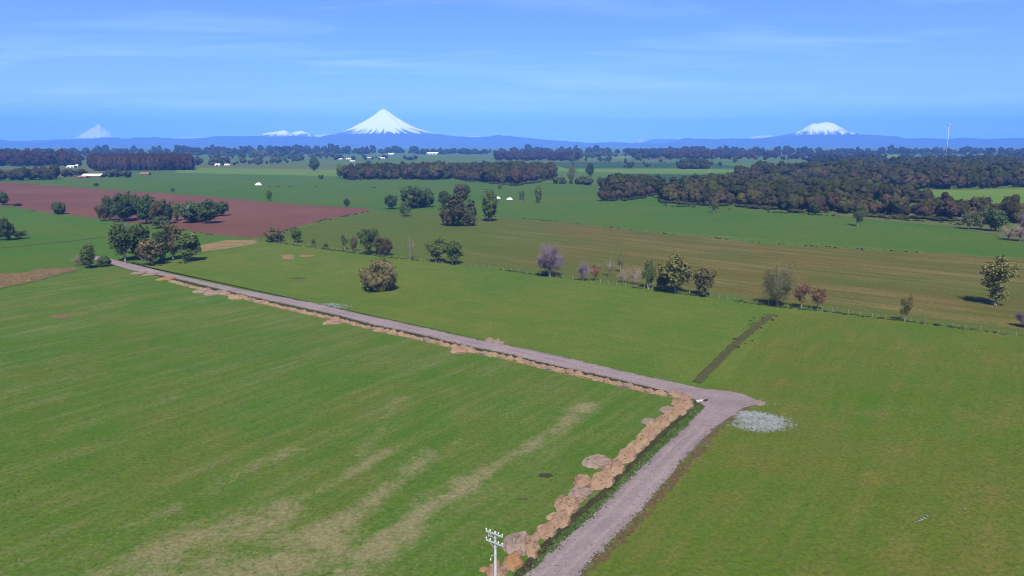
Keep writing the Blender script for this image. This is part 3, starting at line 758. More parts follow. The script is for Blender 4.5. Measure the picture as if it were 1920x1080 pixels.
# ------------------------------------------------------------------ trees
def ico(sub):
    t = (1 + 5 ** .5) / 2
    V = [(-1, t, 0), (1, t, 0), (-1, -t, 0), (1, -t, 0), (0, -1, t), (0, 1, t), (0, -1, -t), (0, 1, -t), (t, 0, -1), (t, 0, 1), (-t, 0, -1), (-t, 0, 1)]
    F = [(0, 11, 5), (0, 5, 1), (0, 1, 7), (0, 7, 10), (0, 10, 11), (1, 5, 9), (5, 11, 4), (11, 10, 2), (10, 7, 6), (7, 1, 8), (3, 9, 4), (3, 4, 2), (3, 2, 6), (3, 6, 8), (3, 8, 9), (4, 9, 5), (2, 4, 11), (6, 2, 10), (8, 6, 7), (9, 8, 1)]
    V = [np.array(v_) / np.linalg.norm(v_) for v_ in V]
    for _ in range(sub):
        c = {}; F2 = []
        def mid(a, b):
            k = (min(a, b), max(a, b))
            if k not in c: m_ = V[a] + V[b]; V.append(m_ / np.linalg.norm(m_)); c[k] = len(V) - 1
            return c[k]
        for a, b, d in F:
            x, y, z = mid(a, b), mid(b, d), mid(d, a); F2 += [(a, x, z), (b, y, x), (d, z, y), (x, y, z)]
        F = F2
    return np.array(V), np.array(F)
ICO0, ICO1 = ico(0), ico(1)
def crown(seed, aspect, z0, ncl, cr, nleaf, ls, core=0.7, shape='round', elong=1.0, sub=0, gap=0.0):
    """leaf faces in clumps; unit width, height = aspect; returns triangles"""
    r = np.random.RandomState(seed)
    zb = z0 * aspect; cz = (aspect + zb) / 2; rz = (aspect - zb) / 2
    C = []; tries = 0
    while len(C) < ncl and tries < 4000:
        tries += 1
        p = r.uniform(-1, 1, 3); rad = np.hypot(p[0], p[1])
        if shape == 'round': ok = 0.25 < np.linalg.norm(p) < 1
        elif shape == 'cone': ok = rad < 0.95 * (1 - (p[2] + 1) / 2) ** .7 + .08
        elif shape == 'vase': ok = rad < 0.35 + 0.6 * ((p[2] + 1) / 2) and np.linalg.norm(p * np.array([1, 1, .95])) < 1.05
        else: ok = np.linalg.norm(p) < 1
        if not ok: continue
        q = np.array((p[0] * (.5 - cr * .7), p[1] * (.5 - cr * .7), cz + p[2] * (rz - cr * elong * .7)))
        if all(np.linalg.norm((q - c) / (1, 1, elong)) > cr * .75 for c in C): C.append(q)
    C = np.array(C); n = len(C)
    rs = cr * r.uniform(.7, 1.25, n)
    ci = r.choice(n, nleaf, p=rs ** 2 / (rs ** 2).sum())
    d = r.normal(0, 1, (nleaf, 3)); d /= np.linalg.norm(d, axis=1)[:, None]
    rad = rs[ci] * r.uniform(.55, 1.15, nleaf) ** .8
    P = C[ci] + d * rad[:, None] * np.array([1, 1, elong])
    nm = d * .7 + r.normal(0, .5, (nleaf, 3)) + np.array([0, 0, .25]); nm /= np.linalg.norm(nm, axis=1)[:, None]
    t = np.cross(nm, r.normal(0, 1, (nleaf, 3))); t /= np.linalg.norm(t, axis=1)[:, None] + 1e-9
    b = np.cross(nm, t); s_ = ls * r.uniform(.6, 1.4, nleaf)[:, None]
    Q = np.stack([P + t * s_, P + b * s_ * .7, P - t * s_ * .9, P - b * s_ * .7], 1)
    if gap: Q = Q
    lo_, hi_ = np.percentile(Q.reshape(-1, 3), 1, axis=0), np.percentile(Q.reshape(-1, 3), 99, axis=0)
    sc_ = np.array([1 / (hi_[0] - lo_[0]), 1 / (hi_[1] - lo_[1]), (aspect - zb) / (hi_[2] - lo_[2])]); of_ = np.array([(hi_[0] + lo_[0]) / 2, (hi_[1] + lo_[1]) / 2, lo_[2]])
    fit = lambda a_: (a_ - of_) * sc_ + np.array([0, 0, zb])
    Q = fit(Q); C = fit(C)
    V = [Q.reshape(-1, 3)]; k = np.arange(nleaf) * 4
    F = [np.stack([k, k + 1, k + 2], 1), np.stack([k, k + 2, k + 3], 1)]
    n0 = nleaf * 4
    if core:
        iv, if_ = ICO1 if sub else ICO0
        for c, q in zip(C, rs):
            vv = iv * q * core * r.uniform(.8, 1.2, (len(iv), 1)) * np.array([1, 1, elong]) * sc_ + c
            V.append(vv); F.append(if_ + n0); n0 += len(iv)
    return np.concatenate(V), np.concatenate(F), C
def trunk_geo(C, aspect, z0, seed, rad=.035, multi=1):
    g = Geo(); r = random.Random(seed)
    for m_ in range(multi):
        ox = 0 if multi == 1 else r.uniform(-.12, .12)
        top = np.array((r.uniform(-.05, .05) + ox * 1.6, r.uniform(-.05, .05), aspect * (z0 + (1 - z0) * .72)))
        mid_ = np.array((ox + r.uniform(-.02, .02), 0, aspect * z0))
        g.tube([(ox * .3, 0, -.02), mid_ * .5 + np.array((ox * .15, 0, 0)), mid_, (mid_ + top) / 2 + np.array((r.uniform(-.03, .03), r.uniform(-.03, .03), 0)), top], [rad * 1.3, rad, rad * .85, rad * .5, rad * .15], 6)
        for c in C[:: max(1, len(C) // 7)]:
            s_ = mid_ * (1 - .35) + top * .35 if c[2] > (mid_[2] + top[2]) / 2 else mid_
            g.tube([s_, (s_ + c) / 2 + np.array((0, 0, .03)), c], [rad * .45, rad * .3, rad * .1], 4, False)
    return g
def twigs(seed, aspect, z0, n, shape='round'):
    """a leafless crown: limbs, forking branches and many thin twigs"""
    r = np.random.RandomState(seed); g = Geo(); zb = z0 * aspect; cz, rz = (aspect + zb) / 2, (aspect - zb) / 2
    V = []; F = []
    limbs = []
    for i in range(26):
        a = 2.4 * i + r.uniform(-.3, .3); el = -.7 + 1.66 * ((i * 0.7548) % 1.0)
        q_ = math.sqrt(max(0, 1 - el * el)); e = np.array((.43 * math.cos(a) * q_, .43 * math.sin(a) * q_, cz + rz * el * .88))
        s_ = np.array((0, 0, min(zb * .9 + r.uniform(0, .5) * rz, max(zb * .8, e[2] - .1)))); m_ = (s_ + e) / 2 + np.array((0, 0, .05 * aspect))
        g.tube([s_, m_, e], [.016, .010, .004], 4, False); limbs.append((s_, m_, e))
    for i in range(n):
        s_, m_, e = limbs[r.randint(len(limbs))]; t = r.uniform(.25, 1)
        p = (1 - t) ** 2 * s_ + 2 * t * (1 - t) * m_ + t * t * e
        q = np.array((p[0], p[1], p[2] - cz)); d = q / (np.linalg.norm(q) + 1e-6) + r.normal(0, .6, 3) + np.array((0, 0, .25)); d /= np.linalg.norm(d)
        off = r.normal(0, .07, 3); ln = r.uniform(.07, .17); p = p + off
        w = np.cross(d, r.normal(0, 1, 3)); w = w / np.linalg.norm(w) * r.uniform(.003, .007)
        tip = p + d * ln
        k = len(V); V += [p - w, p + w, tip]; F.append((k, k + 1, k + 2))
        d2 = d + r.normal(0, .5, 3); V += [p + d * ln * .4 - w * .7, p + d * ln * .4 + w * .7, p + d * ln * .4 + d2 * ln * .6]; F.append((k + 3, k + 4, k + 5))
    return np.array(V), np.array(F), g

PROTO = {}
def add_proto(key, seed, aspect, z0, ncl, cr, nleaf, ls, leaf, bark, multi=1, rad=.035, **kw):
    V, F, C = crown(seed, aspect, z0, ncl, cr, nleaf, ls, **kw)
    tg = trunk_geo(C, aspect, z0, seed, rad, multi)
    PROTO.setdefault(key, []).append((mesh_np('crown', V, F, L[leaf]), tg.mesh('trunk', bark), aspect))
for s_ in range(3):
    add_proto('ever', 10 + s_, 1.25, .16, 26, .19, 2000, .042, 'ever', M_bark, sub=1, core=.6)
    add_proto('everbush', 20 + s_, .95, .06, 24, .20, 1800, .042, 'ever', M_bark, sub=1, core=.74)
    add_proto('tallever', 30 + s_, 1.65, .14, 30, .20, 2200, .042, 'ever', M_bark, sub=1, core=.62, elong=1.2)
    add_proto('green', 40 + s_, 1.3, .22, 24, .18, 2000, .040, 'green', M_barkp, sub=1, core=.5)
    add_proto('airy', 50 + s_, 1.45, .20, 24, .15, 1500, .034, 'grey', M_barkp, core=.25, multi=2)
    add_proto('airygreen', 60 + s_, 1.4, .2, 22, .15, 1400, .036, 'green', M_barkp, core=.35, multi=2)
    add_proto('wisp', 70 + s_, 2.2, .3, 14, .16, 420, .038, 'grey', M_barkp, core=0, elong=1.3, rad=.025)
    add_proto('olive', 80 + s_, 1.3, .2, 24, .16, 1800, .036, 'olive', M_barkp, core=.5, multi=2, rad=.04)
    add_proto('brown', 90 + s_, 1.4, .18, 24, .16, 1700, .036, 'brown', M_barkp, core=.5)
    add_proto('redbrown', 100 + s_, 1.45, .3, 14, .16, 900, .040, 'red', M_barkp, core=.3)
    add_proto('column', 110 + s_, 2.1, .14, 24, .24, 1600, .055, 'green', M_barkp, core=.6, elong=1.5, sub=1)
    add_proto('sapling', 120 + s_, 2.6, .3, 10, .24, 500, .07, 'green', M_barkp, core=.4, elong=1.5, rad=.05)
add_proto('lone', 201, .92, .0, 40, .15, 4200, .026, 'brown', M_barkp, core=.62, sub=1, rad=.03)
add_proto('ragged', 202, 1.0, .08, 26, .125, 2300, .032, 'ragged', M_bark, core=.45, sub=1, shape='cone')
add_proto('lean', 203, 1.6, .16, 38, .13, 3000, .028, 'olive', M_barkp, core=.15, shape='vase', rad=.04)
for s_, (leaf, bk, kk) in enumerate((('twig', M_barkpp, 'bare'), ('pink', M_barkpp, 'barepink'), ('twig', M_barkpp, 'bare'))):
    V, F, g = twigs(300 + s_, 1.15 if kk == 'bare' else 1.5, .24 if kk == 'bare' else .15, 4200 if kk == 'bare' else 1300)
    a = 1.15 if kk == 'bare' else 1.5
    g.tube([(0, 0, -.02), (0, 0, .2 * a), (.01, 0, .55 * a), (0, .02, .85 * a)], [.035, .028, .018, .006], 6)
    PROTO.setdefault(kk, []).append((mesh_np('crown', V, F, L[leaf]), g.mesh('trunk', bk), a))
def airy_proto(key, seed, a, z0, n, nl, leaf):
    V, F, g = twigs(seed, a, z0, n)
    V2, F2, _ = crown(seed + 1, a, z0, 26, .14, nl, .016, core=0)
    g.tube([(0, 0, -.02), (0, 0, .2 * a), (.01, 0, .55 * a), (0, .02, .85 * a)], [.035, .028, .018, .006], 6)
    PROTO[key] = [(mesh_np('crown', np.concatenate([V, V2]), np.concatenate([F, F2 + len(V)]), L[leaf]), g.mesh('trunk', M_barkp), a)]
airy_proto('airybig', 350, 1.35, .14, 3600, 2600, 'grey')
airy_proto('pale', 351, 2.3, .2, 700, 500, 'grey')
airy_proto('pinkthin', 352, 1.4, .1, 900, 250, 'pink')
cnt = {}
def tree(px, py, w, h, key, label, group=None, name='tree', cat='tree'):
    x, y = G(px, py); s_ = mpp(x, y)
    i = cnt.get(key, 0); cnt[key] = i + 1
    cm, tm, a = PROTO[key][i % len(PROTO[key])]
    e = link(name, None, label=label, cat=cat, group=group, loc=(x, y, 0.0))
    e.scale = (w * s_, w * s_, h * s_ / a / math.cos(math.atan2(CH, y)))
    e.rotation_euler = (0, 0, rnd.uniform(0, 6.28))
    e.empty_display_size = 1
    link('crown', cm, e); link('trunk', tm, e)
    return e
BUSH = dict(name='bush', cat='bush')
T = [
 # ploughed field cluster
 (5, 385, 20, 24, 'ever', 'dark evergreen at the left edge beside the ploughed field'),
 (33, 386, 14, 5, 'everbush', 'low dark bush right of the edge evergreen by the ploughed field', BUSH),
 (111, 402, 20, 22, 'everbush', 'small round dark tree alone on the lower edge of the ploughed field'),
 (189, 415, 17, 30, 'brown', 'narrow purplish-brown tree at the left end of the ploughed-field clump'),
 (207, 414, 24, 44, 'tallever', 'second tree from the left in the ploughed-field clump'),
 (228, 416, 32, 50, 'tallever', 'darkest tall tree in the left half of the ploughed-field clump'),
 (243, 413, 28, 50, 'tallever', 'tallest tree at the back of the ploughed-field clump'),
 (258, 411, 26, 44, 'ever', 'tree behind the gap in the middle of the ploughed-field clump'),
 (276, 420, 36, 52, 'tallever', 'broad tree in the middle of the ploughed-field clump'),
 (293, 422, 24, 42, 'brown', 'brownish tree in front of the right part of the ploughed-field clump'),
 (309, 420, 28, 42, 'ever', 'tree at the right end of the dense part of the ploughed-field clump'),
 (332, 414, 24, 34, 'airygreen', 'thin-crowned tree left of the round dark one on the ploughed field'),
 (356, 418, 36, 38, 'everbush', 'round dark tree standing on the ploughed field'),
 (380, 414, 22, 34, 'ever', 'tree squeezed behind the round dark one on the ploughed field'),
 (393, 419, 34, 43, 'ever', 'large dark tree with a long shadow on the ploughed field'),
 (416, 405, 23, 27, 'ever', 'rightmost tree of the row on the ploughed field'),
 (301, 428, 34, 22, 'airygreen', 'low ragged bush below the ploughed-field clump', BUSH),
 # left edge and track end
 (-2, 451, 20, 36, 'ever', 'dark tree cut by the left edge of the picture'),
 (13, 451, 26, 40, 'ever', 'dark evergreen near the left edge of the meadow'),
 (36, 448, 26, 16, 'airygreen', 'pale low bush right of the left-edge evergreens', BUSH),
 (166, 503, 26, 44, 'column', 'dark columnar shrub where the track ends', BUSH),
 (196, 500, 21, 19, 'everbush', 'small round dark bush beside the end of the track', BUSH),
 (149, 498, 26, 22, 'barepink', 'dry leafless bush left of the columnar shrub', BUSH),
 # clump right of track end
 (239, 476, 26, 56, 'bare', 'purplish bare tree behind the round green trees by the track'),
 (235, 490, 42, 68, 'green', 'round-topped green tree with pale trunk by the track'),
 (265, 486, 34, 63, 'ever', 'tall rounded tree second in the clump by the track'),
 (266, 488, 22, 32, 'brown', 'low brown bush between the trunks of the track clump', BUSH),
 (286, 497, 42, 48, 'brown', 'broad brownish bushy tree at the front of the track clump'),
 (302, 490, 28, 54, 'ever', 'slim dark tree in the middle of the track clump'),
 (325, 487, 36, 66, 'brown', 'tallest brown-topped tree of the track clump'),
 (354, 490, 42, 52, 'green', 'bright green bushy tree at the right end of the track clump'),
 # fence line, left part
 (513, 454, 32, 27, 'brown', 'dark brown bush on the corner of the ploughed field', BUSH),
 (527, 453, 13, 14, 'airygreen', 'small green bush right of the brown corner bush', BUSH),
 (556, 455, 18, 27, 'green', 'small green tree at the left start of the fence line'),
 (588, 461, 8, 13, 'sapling', 'tiny sapling on the fence line near its left start'),
 (611, 466, 10, 10, 'airygreen', 'tiny shrub on the fence line left of the slim saplings', BUSH),
 (646, 468, 13, 28, 'sapling', 'slim green sapling left of the brownish one on the fence'),
 (664, 472, 14, 28, 'brown', 'slim brownish young tree on the fence line'),
 (692, 477, 36, 48, 'airygreen', 'tall airy green tree on the left part of the fence'),
 (716, 479, 26, 34, 'brown', 'brownish tree right of the tall airy green tree'),
 (727, 480, 20, 32, 'brown', 'second brownish tree right of the tall airy green tree'),
 (769, 487, 24, 53, 'pale', 'thin pale wispy tree alone on the fence line'),
 (818, 492, 34, 44, 'green', 'left of the two rounded trees side by side on the fence'),
 (848, 496, 34, 44, 'green', 'right of the two rounded trees side by side on the fence'),
 (904, 502, 6, 17, 'wisp', 'left of two tiny saplings on the fence'),
 (916, 504, 6, 17, 'wisp', 'right of two tiny saplings on the fence'),
 (710, 544, 62, 56, 'lone', 'brown-green bushy tree standing alone in the middle pasture'),
 # fence line, middle and right
 (1031, 519, 54, 62, 'bare', 'round bare purple tree on the fence line'),
 (986, 516, 7, 15, 'wisp', 'tiny bare sapling left of the purple tree'),
 (1094, 527, 21, 38, 'bare', 'slim bare purple tree right of the round purple one'),
 (1116, 527, 17, 32, 'redbrown', 'small rusty red tree on the fence line'),
 (1142, 519, 22, 40, 'pale', 'wispy grey-green tree just behind the fence'),
 (1163, 511, 14, 38, 'wisp', 'thin tall sapling standing out behind the fence'),
 (1168, 530, 22, 28, 'pinkthin', 'pinkish leafless shrub on the fence', BUSH),
 (1190, 534, 27, 38, 'pinkthin', 'taller pinkish leafless shrub on the fence', BUSH),
 (1216, 542, 26, 52, 'airygreen', 'slender open tree left of the big olive tree'),
 (1243, 545, 26, 42, 'olive', 'lower olive tree leaning on the big olive tree'),
 (1266, 550, 54, 68, 'olive', 'big olive-green tree on the fence line'),
 (1319, 556, 37, 53, 'brown', 'brown rounded tree right of the big olive tree'),
 (1456, 574, 57, 79, 'airybig', 'large grey-green airy tree on the fence by the ditch'),
 (1502, 579, 32, 45, 'redbrown', 'left of two red-brown trees on the fence'),
 (1532, 581, 25, 41, 'redbrown', 'right of two red-brown trees on the fence'),
 (1696, 604, 21, 49, 'wispolive', 'thin crooked tree on the fence to the right'),
 (1866, 573, 54, 89, 'lean', 'tall leaning olive tree with a long shadow at the right'),
 (1920, 614, 32, 32, 'bare', 'bare purple bush cut by the right edge', BUSH),
 # trees in the field behind
 (505, 376, 10, 19, 'column', 'small columnar tree above the ploughed field'),
 (324, 362, 8, 10, 'sapling', 'small tree alone in the green field above the ploughed soil'),
 (180, 349, 8, 6, 'everbush', 'tiny dark bush in the green field above the ploughed soil', BUSH),
 (650, 387, 12, 14, 'ever', 'small dark tree near the tip of the ploughed field'),
 (733, 392, 21, 25, 'ever', 'rounded dark tree left of the broad double-crowned tree'),
 (775, 390, 42, 38, 'everbush', 'left half of the broad dark tree pair in the back field'),
 (798, 388, 30, 31, 'everbush', 'right half of the broad dark tree pair in the back field'),
 (759, 406, 21, 27, 'airygreen', 'small open green tree in front of the broad dark pair'),
 (832, 387, 19, 28, 'ever', 'oval dark tree between the broad pair and the ragged tree'),
 (859, 423, 58, 58, 'ragged', 'large ragged dark tree in the middle of the back field'),
 (860, 371, 20, 26, 'brown', 'left ragged brownish tree behind the large ragged one'),
 (874, 369, 16, 22, 'ever', 'right ragged dark tree behind the large ragged one'),
 (918, 415, 29, 55, 'column', 'tall columnar green tree right of the large ragged one'),
 (937, 357, 8, 11, 'sapling', 'tiny tree by the long wood in the back field'),
 (978, 380, 10, 22, 'airygreen', 'small slim tree right of the tall columnar one'),
 (1009, 380, 13, 30, 'column', 'slim two-tiered tree in the back field'),
 (1338, 399, 18, 30, 'airy', 'thin grey tree in front of the right-hand wood'),
 (1054, 345, 10, 13, 'ever', 'small dark tree right of the long wood'),
 (1072, 344, 16, 32, 'airy', 'pale tall tree right of the long wood'),
 (1106, 331, 14, 24, 'ever', 'ragged tree with a low companion right of the long wood'),
 (1124, 348, 10, 16, 'ever', 'small tree at the left tip of the right-hand wood'),
 (1608, 424, 20, 38, 'airygreen', 'lone open sapling in the upper right pasture'),
 (1527, 403, 17, 22, 'ever', 'small dark tree at the front edge of the right-hand wood'),
 (1816, 430, 26, 34, 'airy', 'pale open tree left in the group at the right edge'),
 (1838, 431, 26, 36, 'airygreen', 'middle tree of the group at the right edge'),
 (1866, 434, 30, 40, 'ever', 'dark tree right in the group at the right edge'),
 (1890, 450, 30, 28, 'barepink', 'greyish-pink leafless thicket left at the right edge', BUSH),
 (1912, 452, 36, 34, 'barepink', 'greyish-pink leafless thicket cut by the right edge', BUSH),
 (1926, 436, 36, 36, 'bare', 'purple leafless thicket above the pinkish one at the right edge', BUSH),
 # small far ones
 (590, 321, 18, 26, 'ever', 'tall dark tree pair beside the far bright field'),
 (602, 337, 10, 9, 'airygreen', 'tiny bush left of the long wood', BUSH),
 (637, 334, 11, 26, 'column', 'tall thin tree at the left tip of the long wood'),
 (651, 325, 12, 14, 'ever', 'dark tree behind the left tip of the long wood'),
 (672, 322, 11, 14, 'ever', 'second dark tree behind the left tip of the long wood'),
 (691, 313, 10, 12, 'ever', 'small tree on the far slope below the farm sheds'),
 (1182, 316, 13, 13, 'ever', 'round dark tree on the edge of the bright far field'),
 (1172, 316, 9, 9, 'airygreen', 'smaller tree left of the round dark far tree', BUSH),
 (1212, 314, 6, 8, 'ever', 'small far tree in the dark strip above the bright field'),
 (1126, 303, 11, 9, 'ever', 'left of a pair of far round trees'),
 (1141, 303, 11, 10, 'ever', 'right of a pair of far round trees'),
 (1196, 302, 14, 14, 'ever', 'far tree in front of the dark plantation block'),
 (1334, 314, 7, 12, 'sapling', 'thin far tree right of the small copse'),
 (1350, 312, 7, 9, 'ever', 'tiny far tree further right of the small copse'),
 (1378, 306, 8, 13, 'ever', 'tiny far tree above the right-hand wood'),
 (1072, 305, 8, 14, 'ever', 'small far tree at the right end of the middle plantation'),
]
PROTO['wispolive'] = []
add_proto('wispolive', 130, 2.1, .28, 14, .18, 900, .04, 'olive', M_barkp, core=.3, elong=1.2, rad=.03)
for row in T:
    kw = row[6] if len(row) > 6 else {}
    g = ('bushes by the track and fences' if kw else 'single trees along the fields')
    tree(*row[:6], group=g, **kw)

# ---- woods: nearest trees as objects, the rest one mass per wood
WP = []
for s_, (asp, z0, ncl, cr) in enumerate([(1.0, .08, 12, .24), (1.15, .1, 14, .23), (.9, .06, 11, .26), (1.35, .1, 14, .24), (1.1, .12, 12, .22)]):
    V, F, C = crown(400 + s_, asp, z0, ncl, cr, 520, .060, core=.9, sub=1)
    tg = trunk_geo(C[:3], asp, max(z0, .12), s_, .03)
    WP.append((V, F, tg, asp))
WM = {}
for lk in ('wood_dark', 'wood_brown', 'wood_green', 'wood_red'):
    WM[lk] = []
    for V, F, tg, asp in WP:
        tv = np.concatenate(tg.V); Fl = [tuple(f) for f in F] + [tuple(i + len(V) for i in f) for f in tg.F]
        me = mesh_np('tree', np.concatenate([V, tv]), Fl, [L[lk], M_barkp], fmi=[0] * len(F) + [1] * len(tg.F))
        WM[lk].append((me, asp))
SP = []      # cheap shapes for the mass
for s_, (asp, ncl, cr) in enumerate([(1.0, 6, .3), (1.2, 7, .28), (.85, 6, .32), (1.5, 7, .3), (1.1, 7, .26)]):
    V, F, C = crown(500 + s_, asp, .05, ncl, cr, 95, .075, core=.9, sub=0)
    SP.append((V, F, asp))
FPR = []
for s_, (asp, ncl, cr) in enumerate([(1.0, 4, .36), (1.3, 4, .34), (.8, 4, .36), (1.7, 5, .36)]):
    V, F, C = crown(600 + s_, asp, .02, ncl, cr, 22, .2, core=.9)
    FPR.append((V, F, asp))
TINT = {'wood_dark': (.038, .042, .014), 'wood_brown': (.050, .043, .021), 'wood_green': (.052, .057, .015), 'wood_red': (.062, .034, .020), 'far': (.030, .030, .016), 'plant': (.050, .024, .018)}
def scatter(poly, spacing, seed):
    P = np.array(poly); lo, hi = P.min(0), P.max(0); r = np.random.RandomState(seed)
    gx, gy = np.meshgrid(np.arange(lo[0], hi[0], spacing), np.arange(lo[1], hi[1], spacing))
    x = gx.ravel() + r.uniform(-.42, .42, gx.size) * spacing; y = gy.ravel() + r.uniform(-.42, .42, gx.size) * spacing
    k = inpoly(x, y, poly)
    return np.stack([x[k], y[k]], 1), r
def mass(name, items, protos):
    """items: x, y, width, height, tint"""
    Vs, Fs, Cs, n0 = [], [], [], 0
    r = np.random.RandomState(len(items))
    for x, y, w, h, tn in items:
        V, F, a = protos[r.randint(len(protos))]
        q = r.uniform(0, 6.28); ca, sa = math.cos(q), math.sin(q)
        Vs.append(np.stack([(V[:, 0] * ca - V[:, 1] * sa) * w + x, (V[:, 0] * sa + V[:, 1] * ca) * w + y, V[:, 2] * h / a], 1))
        Fs.append(F + n0); n0 += len(V); m_ = r.uniform(.75, 1.2)
        Cs.append(np.tile(np.array([tn[0] * m_, tn[1] * m_, tn[2] * m_, 1]), (len(V), 1)))
    me = mesh_np(name, np.concatenate(Vs), np.concatenate(Fs), M_wood, colors={'tint': np.concatenate(Cs)})
    return link(name, me, kind='stuff')
def wood(name, poly_px, spacing, hmin, hmax, mixw, nind, seed, label, group, front_gain=1.0):
    pts, r = scatter(GP(poly_px), spacing, seed)
    o_ = np.argsort(pts[:, 1] + np.abs(pts[:, 0]) * .0)
    # nearest to the camera along the wood's own front: score by how little wood stands before it
    P = GP(poly_px); front = []
    for x, y in pts:
        yy = np.arange(20, 20.1 + 100, 20); front.append(inpoly(np.full(yy.shape, x) * (1 - yy / max(y, 1)), y - yy, P).sum())
    front = np.array(front) + pts[:, 1] * 1e-3
    o_ = np.argsort(front, kind='stable')
    keys = list(mixw); pr = np.array([mixw[k] for k in keys], float); pr /= pr.sum()
    rest = []
    nz = fbm(pts[:, 0] * .012, pts[:, 1] * .012, seed)
    for c, i in enumerate(o_):
        x, y = pts[i]
        if c >= nind and float(fbm(x * .018, y * .010, seed + 40)) < .37: continue      # grassy gaps
        lk = keys[r.choice(len(keys), p=pr)] if r.rand() < .6 else keys[min(len(keys) - 1, int(nz[i] * len(keys) * .999))]
        h = (hmin + (hmax * 1.15 - hmin) * r.uniform() ** 1.5) * (.75 + .5 * nz[i]); w = h * r.uniform(.65, 1.05)
        if c < nind:
            h *= r.uniform(.5, 1.0); w = h * r.uniform(.75, 1.1)
            me, a = WM[lk][r.randint(5)]
            word = {'wood_dark': 'dark green', 'wood_brown': 'purplish brown', 'wood_green': 'olive green', 'wood_red': 'rusty red'}[lk]
            o = link('tree', me, label=label % word, cat='tree', group=group, loc=(x, y, 0))
            o.scale = (w, w, h / a); o.rotation_euler = (0, 0, r.uniform(0, 6.28))
        else: rest.append((x, y, w * 1.15, h, TINT[lk]))
    if rest: mass(name, rest, SP)
wood('woodland', [(1240, 378), (1300, 381), (1370, 385), (1440, 391), (1530, 400), (1700, 406), (1780, 409), (1850, 416), (1990, 425), (1990, 412), (1850, 402), (1780, 384), (1690, 372), (1600, 358), (1500, 345), (1400, 341), (1300, 352), (1240, 366)], 10, 8, 14, {'wood_dark': 5, 'wood_brown': 2.4, 'wood_green': 2, 'wood_red': .3}, 95, 1, '%s tree on the front edge of the right-hand wood', 'trees on the front edge of the right-hand wood')
wood('woodland', [(1130, 377), (1168, 375), (1200, 371), (1232, 362), (1235, 352), (1190, 347), (1140, 350)], 9, 9, 14, {'wood_dark': 3, 'wood_brown': 2}, 20, 2, '%s tree in the detached left clump of the right-hand wood', 'trees in the left clump of the right-hand wood')
wood('woodland', [(1370, 338), (1500, 340), (1690, 354), (1830, 355), (1990, 348), (1990, 310), (1900, 309), (1780, 311), (1640, 316), (1560, 320), (1500, 325), (1420, 330)], 15, 13, 20, {'wood_brown': 3, 'wood_dark': 4}, 50, 3, '%s tree of the wood behind the clearing at the right', 'trees of the wood behind the right clearing')
wood('woodland', [(645, 336), (760, 337), (860, 337), (900, 341), (965, 347), (990, 340), (1040, 335), (1035, 327), (960, 322), (860, 322), (760, 324), (670, 328)], 12, 12, 18, {'wood_brown': 3, 'wood_dark': 3}, 55, 4, '%s tree in the long wood across the middle field', 'trees of the long wood across the middle field')
# plantation block, left: close even rows
pts, r = scatter(GP([(180, 321), (362, 319), (362, 313), (340, 309), (175, 309), (166, 314)]), 9, 5)
o_ = np.argsort(pts[:, 1])
rest = []
for c, i in enumerate(o_):
    x, y = pts[i]; h = r.uniform(24, 27.5)
    if c < 30:
        me, a = WM['wood_brown'][3]
        o = link('tree', me, label='tall dark purplish tree on the near face of the plantation block', cat='tree', group='trees on the near face of the plantation block', loc=(x, y, 0))
        o.scale = (9, 9, h / a); o.rotation_euler = (0, 0, r.uniform(0, 6.28))
    else: rest.append((x, y, 10, h, TINT['plant']))
mass('plantation', rest, SP)
# rows in front of the plantation, left
for i, (px, py, w, h) in enumerate([(3, 338, 22, 20), (22, 338, 20, 18), (40, 338, 24, 22), (58, 337, 22, 20), (75, 337, 26, 24), (92, 337, 22, 20), (104, 335, 16, 26), (122, 332, 12, 14), (133, 331, 16, 14), (152, 329, 22, 12), (208, 332, 24, 14), (222, 332, 16, 11), (239, 333, 14, 12)]):
    x, y = G(px, py); s_ = mpp(x, y); me, a = WM['wood_dark' if i % 3 else 'wood_green'][i % 5]
    o = link('tree', me, label='bushy dark tree in the row beyond the ploughed field at the left' if i < 7 else 'low dark tree around the farm sheds at the left', cat='tree', group='trees in the row beyond the ploughed field' if i < 7 else 'trees around the farm sheds at the left', loc=(x, y, 0))
    o.scale = (w * s_, w * s_, h * s_ / a); o.rotation_euler = (0, 0, i)
# small copse and far belts
wood('woodland', [(1275, 317), (1326, 317), (1326, 313), (1275, 313)], 9, 12, 16, {'wood_dark': 1}, 8, 6, '%s tree in the small copse beyond the bright field', 'trees of the small far copse')
far = []
def belt(poly, n, h0, h1, tint, seed, wf=1.0):
    P = GP(poly); r = np.random.RandomState(seed); A = np.array(P); lo, hi = A.min(0), A.max(0); k = 0; it = 0
    while k < n and it < n * 60:
        it += 1; q = r.uniform(lo, hi)
        if inpoly(q[0:1], q[1:2], P)[0]:
            h = h0 * .8 + (h1 * 1.15 - h0 * .8) * r.uniform() ** 1.6; far.append((q[0], q[1], h * r.uniform(.7, 1.1) * wf, h, tint)); k += 1
D_, B_, Pp, G_ = TINT['far'], TINT['plant'], TINT['plant'], (.062, .064, .030)
belt([(-60, 313), (150, 312), (120, 303), (-60, 303)], 150, 22, 30, Pp, 1)
belt([(-60, 302), (150, 302), (150, 294), (-60, 294)], 120, 22, 30, D_, 2)
belt([(100, 306), (152, 306), (152, 300), (100, 300)], 40, 16, 20, D_, 3)
belt([(-120, 293), (440, 293), (440, 289), (-120, 289)], 170, 17, 27, D_, 4)
belt([(330, 300), (640, 297), (640, 291), (330, 292)], 80, 12, 22, G_, 5)
belt([(360, 312), (480, 310), (520, 307), (580, 303), (580, 299), (480, 305), (360, 307)], 45, 10, 18, G_, 6)
